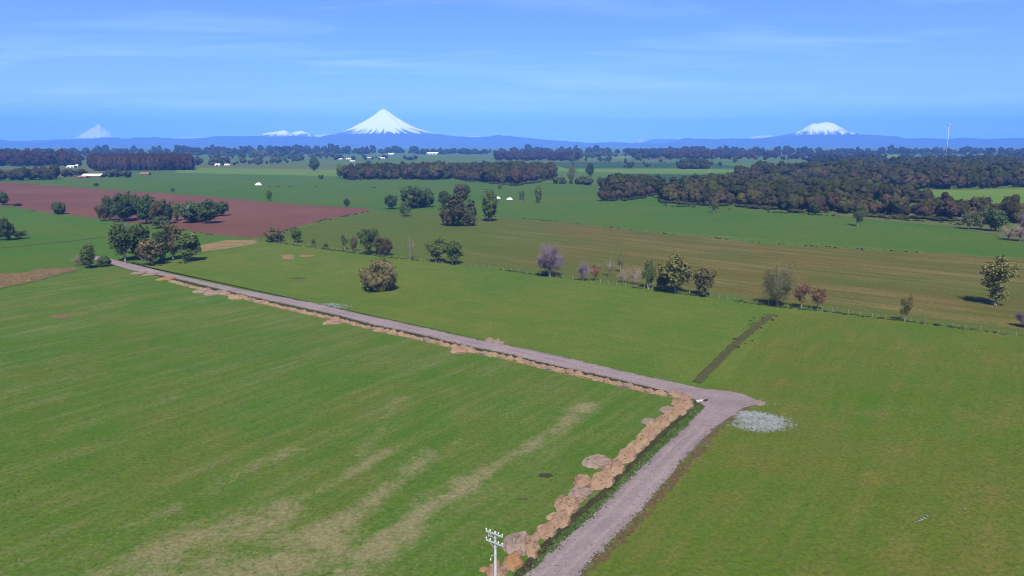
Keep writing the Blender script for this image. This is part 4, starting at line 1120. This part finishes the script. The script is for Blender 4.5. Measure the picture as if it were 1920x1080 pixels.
belt([(330, 292), (700, 290.5), (700, 287), (330, 288.5)], 120, 20, 34, D_, 7)
belt([(700, 289), (790, 288), (790, 286.5), (700, 287)], 24, 18, 34, D_, 8)
belt([(780, 290), (915, 290), (915, 287), (780, 287)], 90, 18, 24, D_, 9)
belt([(930, 301), (1090, 302), (1080, 293), (930, 293)], 190, 17, 23, B_, 10)
belt([(925, 293), (1180, 291), (1180, 288), (925, 288)], 100, 18, 30, D_, 11)
belt([(1060, 299), (1180, 294), (1180, 290), (1060, 291)], 60, 10, 18, G_, 12)
belt([(1190, 299), (1218, 299), (1244, 295), (1244, 288), (1178, 288)], 120, 20, 26, D_, 13)
belt([(1247, 299), (1360, 299), (1360, 292), (1247, 291)], 150, 18, 25, B_, 14)
belt([(1240, 291), (1540, 291), (1540, 287), (1240, 287)], 130, 18, 34, D_, 15)
belt([(1350, 300), (1640, 302), (1640, 290), (1350, 290)], 190, 12, 22, B_, 16)
belt([(1520, 308), (1660, 310), (1660, 300), (1500, 300)], 100, 12, 20, D_, 17)
belt([(1530, 291), (2000, 291), (2000, 286.5), (1530, 287)], 190, 16, 30, D_, 18)
belt([(1690, 302), (1900, 304), (1930, 296), (1760, 294), (1690, 293)], 70, 10, 20, G_, 19)
belt([(1880, 300), (2000, 300), (2000, 289), (1900, 291)], 80, 14, 22, D_, 20)
belt([(800, 322), (1000, 320), (1000, 314), (760, 318)], 70, 8, 14, G_, 21)
belt([(1040, 345), (1120, 348), (1120, 344), (1040, 342)], 16, 4, 9, G_, 22)
belt([(620, 303), (790, 301), (790, 296), (620, 296)], 18, 8, 15, D_, 23)
belt([(1020, 312), (1320, 320), (1320, 300), (1020, 300)], 22, 5, 10, G_, 24)
belt([(-60, 289), (2000, 288), (2000, 286), (-60, 287)], 70, 30, 42, D_, 31, .8)
belt([(330, 290), (700, 289), (700, 287), (330, 288)], 40, 30, 44, D_, 32)
mass('far_woodland', far, FPR)
# low dark tussocks along field boundaries
def tuss(line, per_m, s0, s1, tint, seed, spread=1.0):
    r = random.Random(seed); P = GP(line); out = []
    for a, b in zip(P[:-1], P[1:]):
        d = math.hypot(b[0] - a[0], b[1] - a[1]); q = 0
        for _ in range(int(d * per_m)):
            t = r.random(); x, y = a[0] + (b[0] - a[0]) * t, a[1] + (b[1] - a[1]) * t
            if float(fbm(x * .05, y * .05, seed)) < .47: continue
            s_ = r.uniform(s0, s1); out.append((x + r.gauss(0, spread), y + r.gauss(0, spread), s_ * r.uniform(1, 2.2), s_ * .6, tint))
    return out
tt = tuss([(900, 404), (1040, 415), (1240, 437), (1440, 457), (1640, 469), (1780, 477), (1920, 485), (2000, 492)], .35, .4, 1.0, (.05, .065, .025), 3)
tt += tuss(FENCE, 1.6, .3, .8, (.055, .08, .022), 4, .5) + tuss(FENCE, .7, .4, 1.1, (.09, .085, .045), 14, .5)
tt += tuss([(692, 396), (650, 405), (600, 415), (560, 425), (535, 434), (500, 443)], .6, .5, 1.3, (.05, .075, .025), 5, 1.2)
tt += tuss([(0, 387), (60, 395), (110, 402), (225, 416), (330, 430), (400, 441)], .3, .4, 1.1, (.06, .08, .03), 6, .8)
tt += tuss([(480, 350), (700, 352), (900, 357), (960, 349)], .12, .8, 1.8, (.05, .07, .035), 7, 2)
tt += tuss([(1240, 380), (1370, 387), (1440, 393), (1530, 402), (1700, 409), (1850, 419)], .9, 1.6, 4.5, (.060, .058, .024), 18, 3.5)
tt += tuss([(1125, 377), (1170, 376), (1235, 364)], .8, 1.4, 3.5, (.045, .048, .020), 19, 3)
tt += tuss([(640, 337), (760, 338), (860, 338), (965, 348), (1040, 336)], .4, 1.5, 4.5, (.060, .055, .028), 20, 3)
tt += tuss([(1246, 385), (1440, 398), (1700, 413), (1850, 425)], .35, .7, 2.2, (.075, .075, .04), 8, 3)
tt += tuss([(130, 505), (150, 500), (200, 499)], 1.5, .3, .8, (.06, .075, .03), 9, 1)
tt += tuss([(235, 493), (290, 499), (360, 491)], 1.2, .4, 1.0, (.05, .085, .022), 10, 1.2)
tt += tuss([(1446, 591), (1395, 628), (1345, 685), (1306, 718)], 2.2, .2, .55, (.055, .065, .025), 11, 1.2)
tt += tuss([(480, 560), (780, 627), (1008, 680), (1217, 728)], .7, .15, .45, (.06, .055, .035), 12, .5)
mass('tussocks', tt, FPR)

# ------------------------------------------------------------------ fence
FW = np.array(GP(FENCE)); fd = np.concatenate([[0], np.cumsum(np.hypot(*(FW[1:] - FW[:-1]).T))])
fo = link('fence', None, label='post and wire fence between the pasture and the stubble field', cat='fence', loc=(FW[0, 0], FW[0, 1], 0))
pm = []
for i in range(3):
    g = Geo(); g.tube([(0, 0, -.02), (.01 * i, 0, .7), (.03 * (i - 1), .02, 1.45)], [.10, .095, .08], 6); pm.append(g.mesh('post', M_post))
t = 0.0; i = 0; tops = []
r = random.Random(5)
while t < fd[-1]:
    x, y = np.interp(t, fd, FW[:, 0]), np.interp(t, fd, FW[:, 1]); x0, y0 = x - FW[0, 0], y - FW[0, 1]
    p = link('post', pm[i % 3], fo, loc=(x0, y0, 0)); s_ = r.uniform(.8, 1.15)
    p.scale = (1.15, 1.15, s_); p.rotation_euler = (r.gauss(0, .05), r.gauss(0, .05), r.uniform(0, 6))
    tops.append((x0, y0)); t += r.uniform(2.6, 4.4); i += 1
for z in (.45, .8, 1.1):
    g = Geo(); g.tube([(a, b, z) for a, b in tops], [.006] * len(tops), 4); link('wire', g.mesh('wire', M_wire), fo)

# ------------------------------------------------------------------ utility pole
def pole():
    tx, ty, tz = None, None, 11.3
    x, y = G(928.5, 997, tz)
    e = link('utility_pole', None, label='pale concrete utility pole with two crossarms at the bottom of the picture', cat='utility pole', loc=(x, y, 0))
    g = Geo(); g.tube([(0, 0, -.3), (0, 0, 5), (0, 0, tz)], [.20, .16, .115], 10); link('shaft', g.mesh('shaft', M_conc), e)
    ang = math.atan2(-.62, .86); d = np.array((math.cos(ang), math.sin(ang), 0)); nrm = np.array((-d[1], d[0], 0))
    for z, L_ in ((tz - .16, 1.06), (tz - 1.15, 1.05)):
        g = Geo(); c = -nrm * .17 + np.array((0, 0, z)); g.box(c, (2 * L_, .11, .14), ang)
        a = link('crossarm', g.mesh('crossarm', M_steel), e)
        for q in (-.96, -.5, .5, .96):
            g = Geo(); b = c + d * L_ * q + np.array((0, 0, .07))
            g.tube([b, b + np.array((0, 0, .10)), b + np.array((0, 0, .12)), b + np.array((0, 0, .20)), b + np.array((0, 0, .26))], [.022, .022, .07, .075, .03], 8)
            link('insulator', g.mesh('insulator', M_porc), a)
        for q in (-1, 1):
            g = Geo(); g.tube([c + d * L_ * .62 * q + np.array((0, 0, -.06)), np.array((0, 0, z - .62)) - nrm * .14], [.02, .02], 5); link('brace', g.mesh('brace', M_steel), e)
    g = Geo(); c = np.array((0, 0, tz - .62)); g.box(c - d * .52 - nrm * .1, (.5, .06, .06), ang); g.box(c - d * .78 - nrm * .1 + np.array((0, 0, .06)), (.07, .07, .45), ang); link('side_bracket', g.mesh('side_bracket', M_steel), e)
    g = Geo(); c = np.array((0, 0, tz - 2.6)); g.tube([c, c - d * .38 - nrm * .1 + np.array((0, 0, -.12)), c - d * .52 - nrm * .1 + np.array((0, 0, -.55))], [.035, .035, .03], 6); b = link('lower_bracket', g.mesh('lower_bracket', M_steel), e)
    g = Geo(); q = c - d * .52 - nrm * .1 + np.array((0, 0, -.55)); g.tube([q, q + np.array((0, 0, -.05)), q + np.array((0, 0, -.2))], [.05, .075, .04], 8); link('insulator', g.mesh('insulator', M_porc), b)
    for z in (tz - .4, tz - 1.4, tz - 2.6):
        g = Geo(); g.tube([(0, 0, z), (0, 0, z + .07)], [.135 + (tz - z) * .008] * 2, 10); link('band', g.mesh('band', M_steel), e)
pole()

# culvert where the ditch passes under the inner corner of the track
cx_, cy_ = G(1313, 755)
e = link('culvert', None, label='small pale concrete culvert with a dark pipe at the inner corner of the track', cat='culvert', loc=(cx_, cy_, ZR))
g = Geo(); g.box((0, .35, .10), (1.5, .22, .42), .15); g.box((-.55, -.1, .05), (.25, .8, .25), .3); link('headwall', g.mesh('headwall', M_conc), e)
g = Geo(); g.tube([(.75, .15, .14), (1.5, .75, .14)], [.26, .26], 12); link('pipe', g.mesh('pipe', flat('dark_pipe', (.035, .035, .05), .5)), e)

# ------------------------------------------------------------------ wind turbine
def turbine():
    D = 2900.0
    hx, _, hz = atY(1780, 234.5, D)
    e = link('wind_turbine', None, label='white three-bladed wind turbine on the horizon at the right', cat='wind turbine', loc=(hx, D, 0))
    g = Geo(); g.tube([(0, 0, -1), (0, 0, hz * .5), (0, 0, hz - 1.5)], [2.1, 1.7, 1.2], 16); link('tower', g.mesh('tower', M_turb, True), e)
    ya = R(38); ax = np.array((math.sin(ya), -math.cos(ya), 0)); rt = np.array((math.cos(ya), math.sin(ya), 0)); upv = np.array((0, 0, 1.0))
    c = np.array((0, 0, hz)); g = Geo(); g.tube([c - ax * 7, c - ax * 6.5, c + ax * 2.5, c + ax * 3], [1.2, 2.0, 2.1, 1.5], 10); link('nacelle', g.mesh('nacelle', M_turb, True), e)
    g = Geo(); h = c + ax * 4.2; g.tube([c + ax * 3, h, h + ax * 1.6], [1.5, 1.7, .3], 10); link('hub', g.mesh('hub', M_turb, True), e)
    for k in range(3):
        a = R(90 + 120 * k + 4); d = rt * math.cos(a) + upv * math.sin(a); w = np.cross(d, ax); V = []
        for t_, ch, th in ((0.02, .7, .7), (.1, 1.1, .6), (.22, 1.3, .35), (.6, .8, .2), (.95, .35, .1), (1, .1, .05)):
            p = h + d * 46 * t_
            V += [p - w * ch * .35, p + ax * th, p + w * ch * .65, p - ax * th]
        F = [(i * 4 + j, i * 4 + (j + 1) % 4, i * 4 + 4 + (j + 1) % 4, i * 4 + 4 + j) for i in range(5) for j in range(4)] + [(0, 1, 2, 3), (23, 22, 21, 20)]
        g = Geo(); g.add(V, F); link('blade', g.mesh('blade', M_turb, True), e)
turbine()

# ------------------------------------------------------------------ farm buildings
def shed(px, py, wpx, wall_px, roof_px, label, wm, rm, rz=0.0, dep=None, ndoor=2, cat='shed', name='shed'):
    x, y = G(px, py); s_ = mpp(x, y); w, hw, hr = wpx * s_, wall_px * s_, roof_px * s_; d = dep or max(6, w * .35)
    e = link(name, None, label=label, cat=cat, group='farm buildings', loc=(x, y + d / 2, 0)); e.rotation_euler = (0, 0, rz)
    g = Geo()
    g.add([(-w / 2, -d / 2, -.1), (w / 2, -d / 2, -.1), (w / 2, d / 2, -.1), (-w / 2, d / 2, -.1), (-w / 2, -d / 2, hw), (w / 2, -d / 2, hw), (w / 2, d / 2, hw), (-w / 2, d / 2, hw), (-w / 2, 0, hw + hr), (w / 2, 0, hw + hr)],
          [(0, 1, 5, 4), (1, 2, 6, 9, 5), (2, 3, 7, 6), (3, 0, 4, 8, 7)])
    link('wall', g.mesh('wall', wm), e)
    o = .05 * d; q = hr * 2 * o / d
    g = Geo()
    g.add([(-w / 2 - .4, -d / 2 - o, hw - q), (w / 2 + .4, -d / 2 - o, hw - q), (w / 2 + .4, 0, hw + hr + .05), (-w / 2 - .4, 0, hw + hr + .05), (-w / 2 - .4, d / 2 + o, hw - q), (w / 2 + .4, d / 2 + o, hw - q),
           (-w / 2 - .4, -d / 2 - o, hw - q + .25), (w / 2 + .4, -d / 2 - o, hw - q + .25), (w / 2 + .4, 0, hw + hr + .3), (-w / 2 - .4, 0, hw + hr + .3), (-w / 2 - .4, d / 2 + o, hw - q + .25), (w / 2 + .4, d / 2 + o, hw - q + .25)],
          [(0, 3, 2, 1), (3, 4, 5, 2), (6, 7, 8, 9), (9, 8, 11, 10), (0, 1, 7, 6), (4, 10, 11, 5), (0, 6, 9, 3), (3, 9, 10, 4), (1, 2, 8, 7), (2, 5, 11, 8)])
    link('roof', g.mesh('roof', rm), e)
    for k in range(ndoor):
        g = Geo(); xx = -w / 2 + w * (k + .5) / ndoor; g.box((xx, -d / 2 - .06, hw * .36), (min(w / ndoor * .45, 6), .1, hw * .72)); link('door', g.mesh('door', M_door), e)
shed(170, 333, 36, 3.0, 3.6, 'long low farm shed with pale grey roof and red-brown walls', M_wallr, M_roofg, .0, 16, 5)
shed(153, 334, 16, 2.2, 1.6, 'small rust-roofed lean-to left of the long grey-roofed shed', M_wallr, M_roofr, 0, 8, 1)
shed(270, 328, 16, 2.0, 2.0, 'dark low shed in front of the plantation block', M_wallr, M_roofr, 0, 9, 2)
shed(131, 315, 13, 2.5, 2.2, 'grey-roofed farmhouse left of the plantation', M_wallw, M_roofg, .1, 14, 2)
shed(122, 310.5, 5, 3.5, 1.5, 'small bright white farm building left of the plantation', M_wallw, M_white, 0, 10, 1)
shed(143, 313, 5, 2.5, 1.5, 'tiny white outbuilding right of the grey-roofed farmhouse', M_wallw, M_white, 0, 8, 1)
shed(407, 311, 9, 2.2, 1.6, 'bright white shed at the far tree line left of centre', M_wallw, M_white, 0, 12, 1)
shed(424, 311, 9, 1.8, 1.8, 'pale farmhouse right of the bright white far shed', M_wallw, M_roofg, .3, 10, 2)
shed(805, 289.5, 36, 2.2, 1.6, 'long white barn on the skyline below the volcano', M_wallw, M_white, 0, 24, 6)
shed(733, 290.5, 9, 2.0, 1.2, 'small pale house on the skyline left of the long barn', M_wallw, M_white, 0, 14, 2)
shed(716, 298, 10, 1.8, 1.2, 'white-fronted house on the slope below the skyline', M_wallw, M_roofg, .1, 14, 2)
shed(690, 297.5, 11, 1.2, 1.2, 'dull low shed left of the white-fronted house', M_wallr, M_roofg, .1, 14, 2)
shed(653, 299.5, 9, 1.5, 1.6, 'upper grey-roofed house on the far slope at the left', M_wallw, M_roofg, .2, 14, 2)
shed(660, 303.5, 9, 1.2, 1.4, 'lower grey-roofed house on the far slope at the left', M_wallw, M_roofg, .1, 12, 2)
shed(637, 299.5, 8, 1.2, 1.4, 'faded house among trees left of the far grey roofs', M_wallw, M_roofg, .1, 12, 2)
shed(658, 321, 6, 1.6, 1.4, 'small pale hut at the left tip of the long wood', M_wallw, M_roofg, .1, 6, 1)
shed(1744, 287, 5, 1.6, 1.2, 'tiny white house on the right-hand ridge', M_wallw, M_white, .1, 12, 1)
shed(1727, 286.5, 8, 1.4, 1.0, 'pale low house on the right-hand ridge', M_wallw, M_roofg, .1, 12, 1)
# white covered fodder heaps
def fodder(px, py, w, h, label):
    x, y = G(px, py); s_ = mpp(x, y); me = heap_mesh('covered_heap', int(px), M_white, 6, 16)
    o = link('covered_heap', me, label=label, cat='covered heap', group='white covered heaps', loc=(x, y, .05)); o.scale = (w * s_, w * s_ * .7, h * s_)
fodder(485, 347, 12, 3.4, 'white sheeted heap in the green field above the ploughed soil')
fodder(934, 372.5, 10, 3.2, 'left of two white sheeted heaps right of the ragged tree')
fodder(956, 374, 12, 3.0, 'right of two white sheeted heaps right of the ragged tree')

# ------------------------------------------------------------------ mountains
def mat_mount():
    k = N('mountain'); v = k.coord(); k.K = 1.0
    s_ = k.attr('snow').outputs['Fac']
    rock = k.mix(k.rng(k.noise(v, 0.01, 4, .6), .4, .6), (0.022, 0.030, 0.030), (0.045, 0.050, 0.048))
    k.col(k.mix(s_, rock, (0.66, 0.66, 0.68))); k.b.inputs['Specular IOR Level'].default_value = 0.05
    return k.m
M_mtn = mat_mount()
def gridmesh(name, X, Y, Z, snow, label, cat=None):
    ny, nx = X.shape; V = np.stack([X.ravel(), Y.ravel(), Z.ravel()], 1)
    i, j = np.meshgrid(np.arange(nx - 1), np.arange(ny - 1)); a = (j * nx + i).ravel()
    F = np.stack([a, a + 1, a + nx + 1, a + nx], 1)
    o = link(name, mesh_np(name, V, F, M_mtn, smooth=True, attrs={'snow': snow.ravel()}), kind='structure')
    o['label'] = label
    return o
def ridge(name, prof, D, front, snow_px, label, n=420, seed=0, amp=.12, sw=3.0, smax=1.0):
    px = np.array([p[0] for p in prof], float); py = np.array([p[1] for p in prof], float)
    q = np.linspace(px[0], px[-1], n); h = np.interp(q, px, py)
    W3 = np.array([atY(a, b, D) for a, b in zip(q, h)])
    ts = np.concatenate([np.linspace(-1, 0, 14), np.linspace(.15, 1, 5)])
    X = np.zeros((len(ts), n)); Y = X.copy(); Z = X.copy()
    for r_, t_ in enumerate(ts):
        X[r_] = W3[:, 0] * (1 + t_ * front / D * (1 if t_ < 0 else .6)); Y[r_] = D + t_ * front
        fall = (1 - abs(t_)) ** 1.25
        nz_ = fbm(W3[:, 0] * .006 + 3, Y[r_] * .006, seed) - .5
        Z[r_] = np.maximum(-3, W3[:, 2] * fall * (1 + amp * 4 * nz_ * (1 - fall)) - 3 * (1 - fall))
    zs = atY(960, snow_px, D)[2]; pxm = abs(atY(960, 250, D)[2] - atY(960, 251, D)[2])
    sn = sstep(-1.0, 1.0, (Z - zs) / (sw * pxm) + 4.5 * (fbm(X * .02, Y * .01 + Z * .006, seed + 4, 5) - .5)) * smax
    return gridmesh(name, X, Y, Z, sn, label)
HILL = [(-420, 262), (-200, 260), (0, 262), (25, 265), (75, 266), (125, 262), (175, 260), (200, 257), (237, 260), (275, 257), (337, 260), (375, 259), (412, 255), (462, 255), (500, 256), (560, 255), (600, 257), (620, 253), (640, 252), (720, 250), (800, 251), (825, 251), (850, 255), (890, 257.5), (915, 256), (935, 252.5), (960, 256), (1010, 260.5), (1060, 265), (1110, 268), (1150, 266), (1185, 268), (1242, 269), (1257, 266), (1285, 259), (1310, 260), (1335, 261), (1372, 260), (1397, 260), (1440, 259), (1477, 255), (1520, 253), (1600, 252), (1627, 253), (1677, 255), (1697, 260), (1720, 259), (1775, 260), (1810, 258), (1852, 261), (1890, 259), (1920, 259), (2100, 257), (2350, 262)]
hp = [(HILL[0])]
for a, b in zip(HILL[:-1], HILL[1:]):
    m_ = max(1, int((b[0] - a[0]) / 7))
    for q in range(1, m_ + 1):
        t = q / m_; x = a[0] + (b[0] - a[0]) * t
        hp.append((x, a[1] + (b[1] - a[1]) * t + 3.2 * (float(fbm(x * .07, 3.3, 2, 5)) - .5)))
ridge('hills', hp, 13500, 2000, 150, 'long dark blue line of forested foothills below the volcanoes', 700, 1)
ridge('hills', [(x - 60, y + 1.0 + 5 * (float(fbm(x * .05, 8.1, 4, 5)) - .5)) for x, y in hp], 19000, 1500, 259.5, 'paler second line of mountains with snow flecks behind the foothills', 700, 21, .12, 1.5, .6)
def cone(name, prof, cx, D, snow_px, label, seed, n=260, gully=.05, nang=22, sharp=6.0):
    """radial volcano from left/right profiles in px"""
    px = np.array([p[0] for p in prof], float); py = np.array([p[1] for p in prof], float)
    P3 = np.array([atY(a, b, D) for a, b in zip(px, py)]); X0 = atY(cx, 250, D)[0]
    rmax = max(P3[-1, 0] - X0, X0 - P3[0, 0])
    u_ = np.linspace(-1, 1, n); X, Y = np.meshgrid(X0 + u_ * rmax, D + np.linspace(-1, .5, int(n * .75)) * rmax)
    rr = np.hypot(X - X0, Y - D); an = np.arctan2(Y - D, X - X0)
    lz, rz_ = np.interp(X0 - rr, P3[:, 0], P3[:, 2]), np.interp(X0 + rr, P3[:, 0], P3[:, 2])
    w = (np.cos(an) + 1) / 2
    Z = lz * (1 - w) + rz_ * w
    base = min(P3[0, 2], P3[-1, 2]); hgt = P3[:, 2].max() - base
    t_ = np.clip((Z - base) / hgt, 0, 1)
    gv = np.abs(vn(an * nang / 3.14, rr / rmax * 1.5, seed) - .5) * 2; gv2 = vn(an * nang * 2.2 / 3.14, rr / rmax * 3, seed + 2)
    Z = Z - gully * hgt * (1 - t_) * t_ * 3 * (gv * .7 + gv2 * .5)
    edge = np.clip((rr / rmax - .85) / .6, 0, 1); Z = Z - (base + 5) * edge ** .8
    Z = np.maximum(Z, -3)
    zs = atY(cx, snow_px, D)[2]; pxm = abs(atY(960, 250, D)[2] - atY(960, 251, D)[2])
    st = fbm(an * nang * 1.3, rr / rmax * 4, seed + 7, 3) - .5
    sn = sstep(-.5, .5, (Z - zs) / (pxm * sharp) + 4.8 * st)
    return gridmesh(name, X, Y, Z, sn, label)
cone('volcano', [(600, 257), (620, 253), (641, 248), (662, 239), (682.5, 227.5), (701, 216), (710.6, 208), (715, 205.3), (719, 204.6), (723, 205.5), (727.5, 208), (745, 220), (762, 230), (780, 239), (797, 244), (816, 250), (850, 256)], 719, 16000, 247, 'tall symmetrical snow-capped volcano left of centre', 3, 340, .075, 20, 4.5)
def shifted_ridge(name, prof, D, front, snow_px, label, seed, sw, smax=1.0):
    out = []
    for a, b in zip(prof[:-1], prof[1:]):
        m_ = max(1, int((b[0] - a[0]) / 2.5))
        for q in range(m_):
            t = q / m_; x = a[0] + (b[0] - a[0]) * t
            out.append((x, a[1] + (b[1] - a[1]) * t + 1.4 * (float(fbm(x * .25, 1.3, seed)) - .5)))
    out.append(prof[-1])
    return ridge(name, out, D, front, snow_px, label, max(80, int((prof[-1][0] - prof[0][0]) * 1.2)), seed, .25, sw, smax)
shifted_ridge('volcano', [(1400, 268), (1430, 259), (1447, 256), (1465, 254), (1482, 251), (1492, 247), (1500, 246), (1510, 239), (1522, 232), (1533, 231.5), (1543, 229.5), (1552, 229), (1562, 231), (1575, 238), (1586, 244), (1592, 247), (1605, 249), (1627, 254), (1680, 268)], 15500, 1100, 248, 'broad flat-topped snow-capped volcano at the right', 5, 4.0)
shifted_ridge('snowy_peak', [(470, 262), (485, 252.5), (500, 249), (512, 247.5), (520, 246.5), (532, 244), (540, 247), (546, 249.5), (555, 246.5), (563, 245), (572, 247.5), (585, 252), (600, 262)], 16500, 900, 252, 'low jagged snowy massif left of the tall volcano', 6, 3)
shifted_ridge('snowy_peak', [(110, 268), (135, 262), (150, 253), (160, 246.5), (170, 241), (178, 237), (182, 233.5), (186, 231.5), (190, 236), (197, 242), (205, 247), (213, 255), (235, 266)], 20000, 1500, 262, 'pale pointed snowy peak at the far left', 7, 4, .75)
shifted_ridge('snowy_peak', [(30, 268), (48, 264), (75, 261), (95, 259.5), (110, 262), (128, 267)], 20000, 1000, 263, 'faint low snowy ridge at the far left', 8, 4, .42)
shifted_ridge('snowy_peak', [(235, 266), (250, 258), (262, 256), (275, 258), (292, 255.5), (305, 260), (320, 266)], 19500, 900, 256.5, 'faint snow patches on the ridge right of the pointed peak', 9, 2, .42)
shifted_ridge('snowy_peak', [(340, 266), (352, 258), (360, 256), (368, 258.5), (380, 266)], 19500, 900, 257.5, 'tiny snowy tip on the ridge left of the jagged massif', 10, 2, .42)
shifted_ridge('snowy_peak', [(1020, 270), (1038, 265), (1048, 262.5), (1058, 264), (1075, 270)], 20000, 900, 264, 'tiny snowy tip right of the tall volcano', 11, 3, .42)
shifted_ridge('snowy_peak', [(1130, 272), (1140, 266.5), (1145, 265), (1152, 267), (1165, 272)], 20000, 900, 266, 'faint white tip left of the small white peak', 13, 3, .42)
shifted_ridge('snowy_peak', [(1175, 272), (1188, 267), (1195, 262), (1201, 259.5), (1208, 261), (1214, 266), (1225, 272)], 20000, 900, 267, 'small white peak between the two big volcanoes', 12, 3, .42)
shifted_ridge('snowy_peak', [(1355, 266), (1366, 259), (1372, 257.5), (1380, 259), (1392, 266)], 20000, 900, 258.6, 'faint snowy tip left of the broad volcano', 14, 2, .42)

# ------------------------------------------------------------------ haze: one closed box of thin even air
g = Geo()
g.box((0, 12000, 432), (39000, 31000, 876))
hm = bpy.data.materials.new('haze'); hm.use_nodes = True
hm.node_tree.nodes.clear()
pv = hm.node_tree.nodes.new('ShaderNodeVolumePrincipled'); ou = hm.node_tree.nodes.new('ShaderNodeOutputMaterial')
pv.inputs['Color'].default_value = (0.13, 0.35, 1.0, 1)
pv.inputs['Density'].default_value = 7.8e-5
pv.inputs['Anisotropy'].default_value = -0.4
hm.node_tree.links.new(pv.outputs[0], ou.inputs['Volume'])
link('haze', g.mesh('haze', hm), kind='stuff')
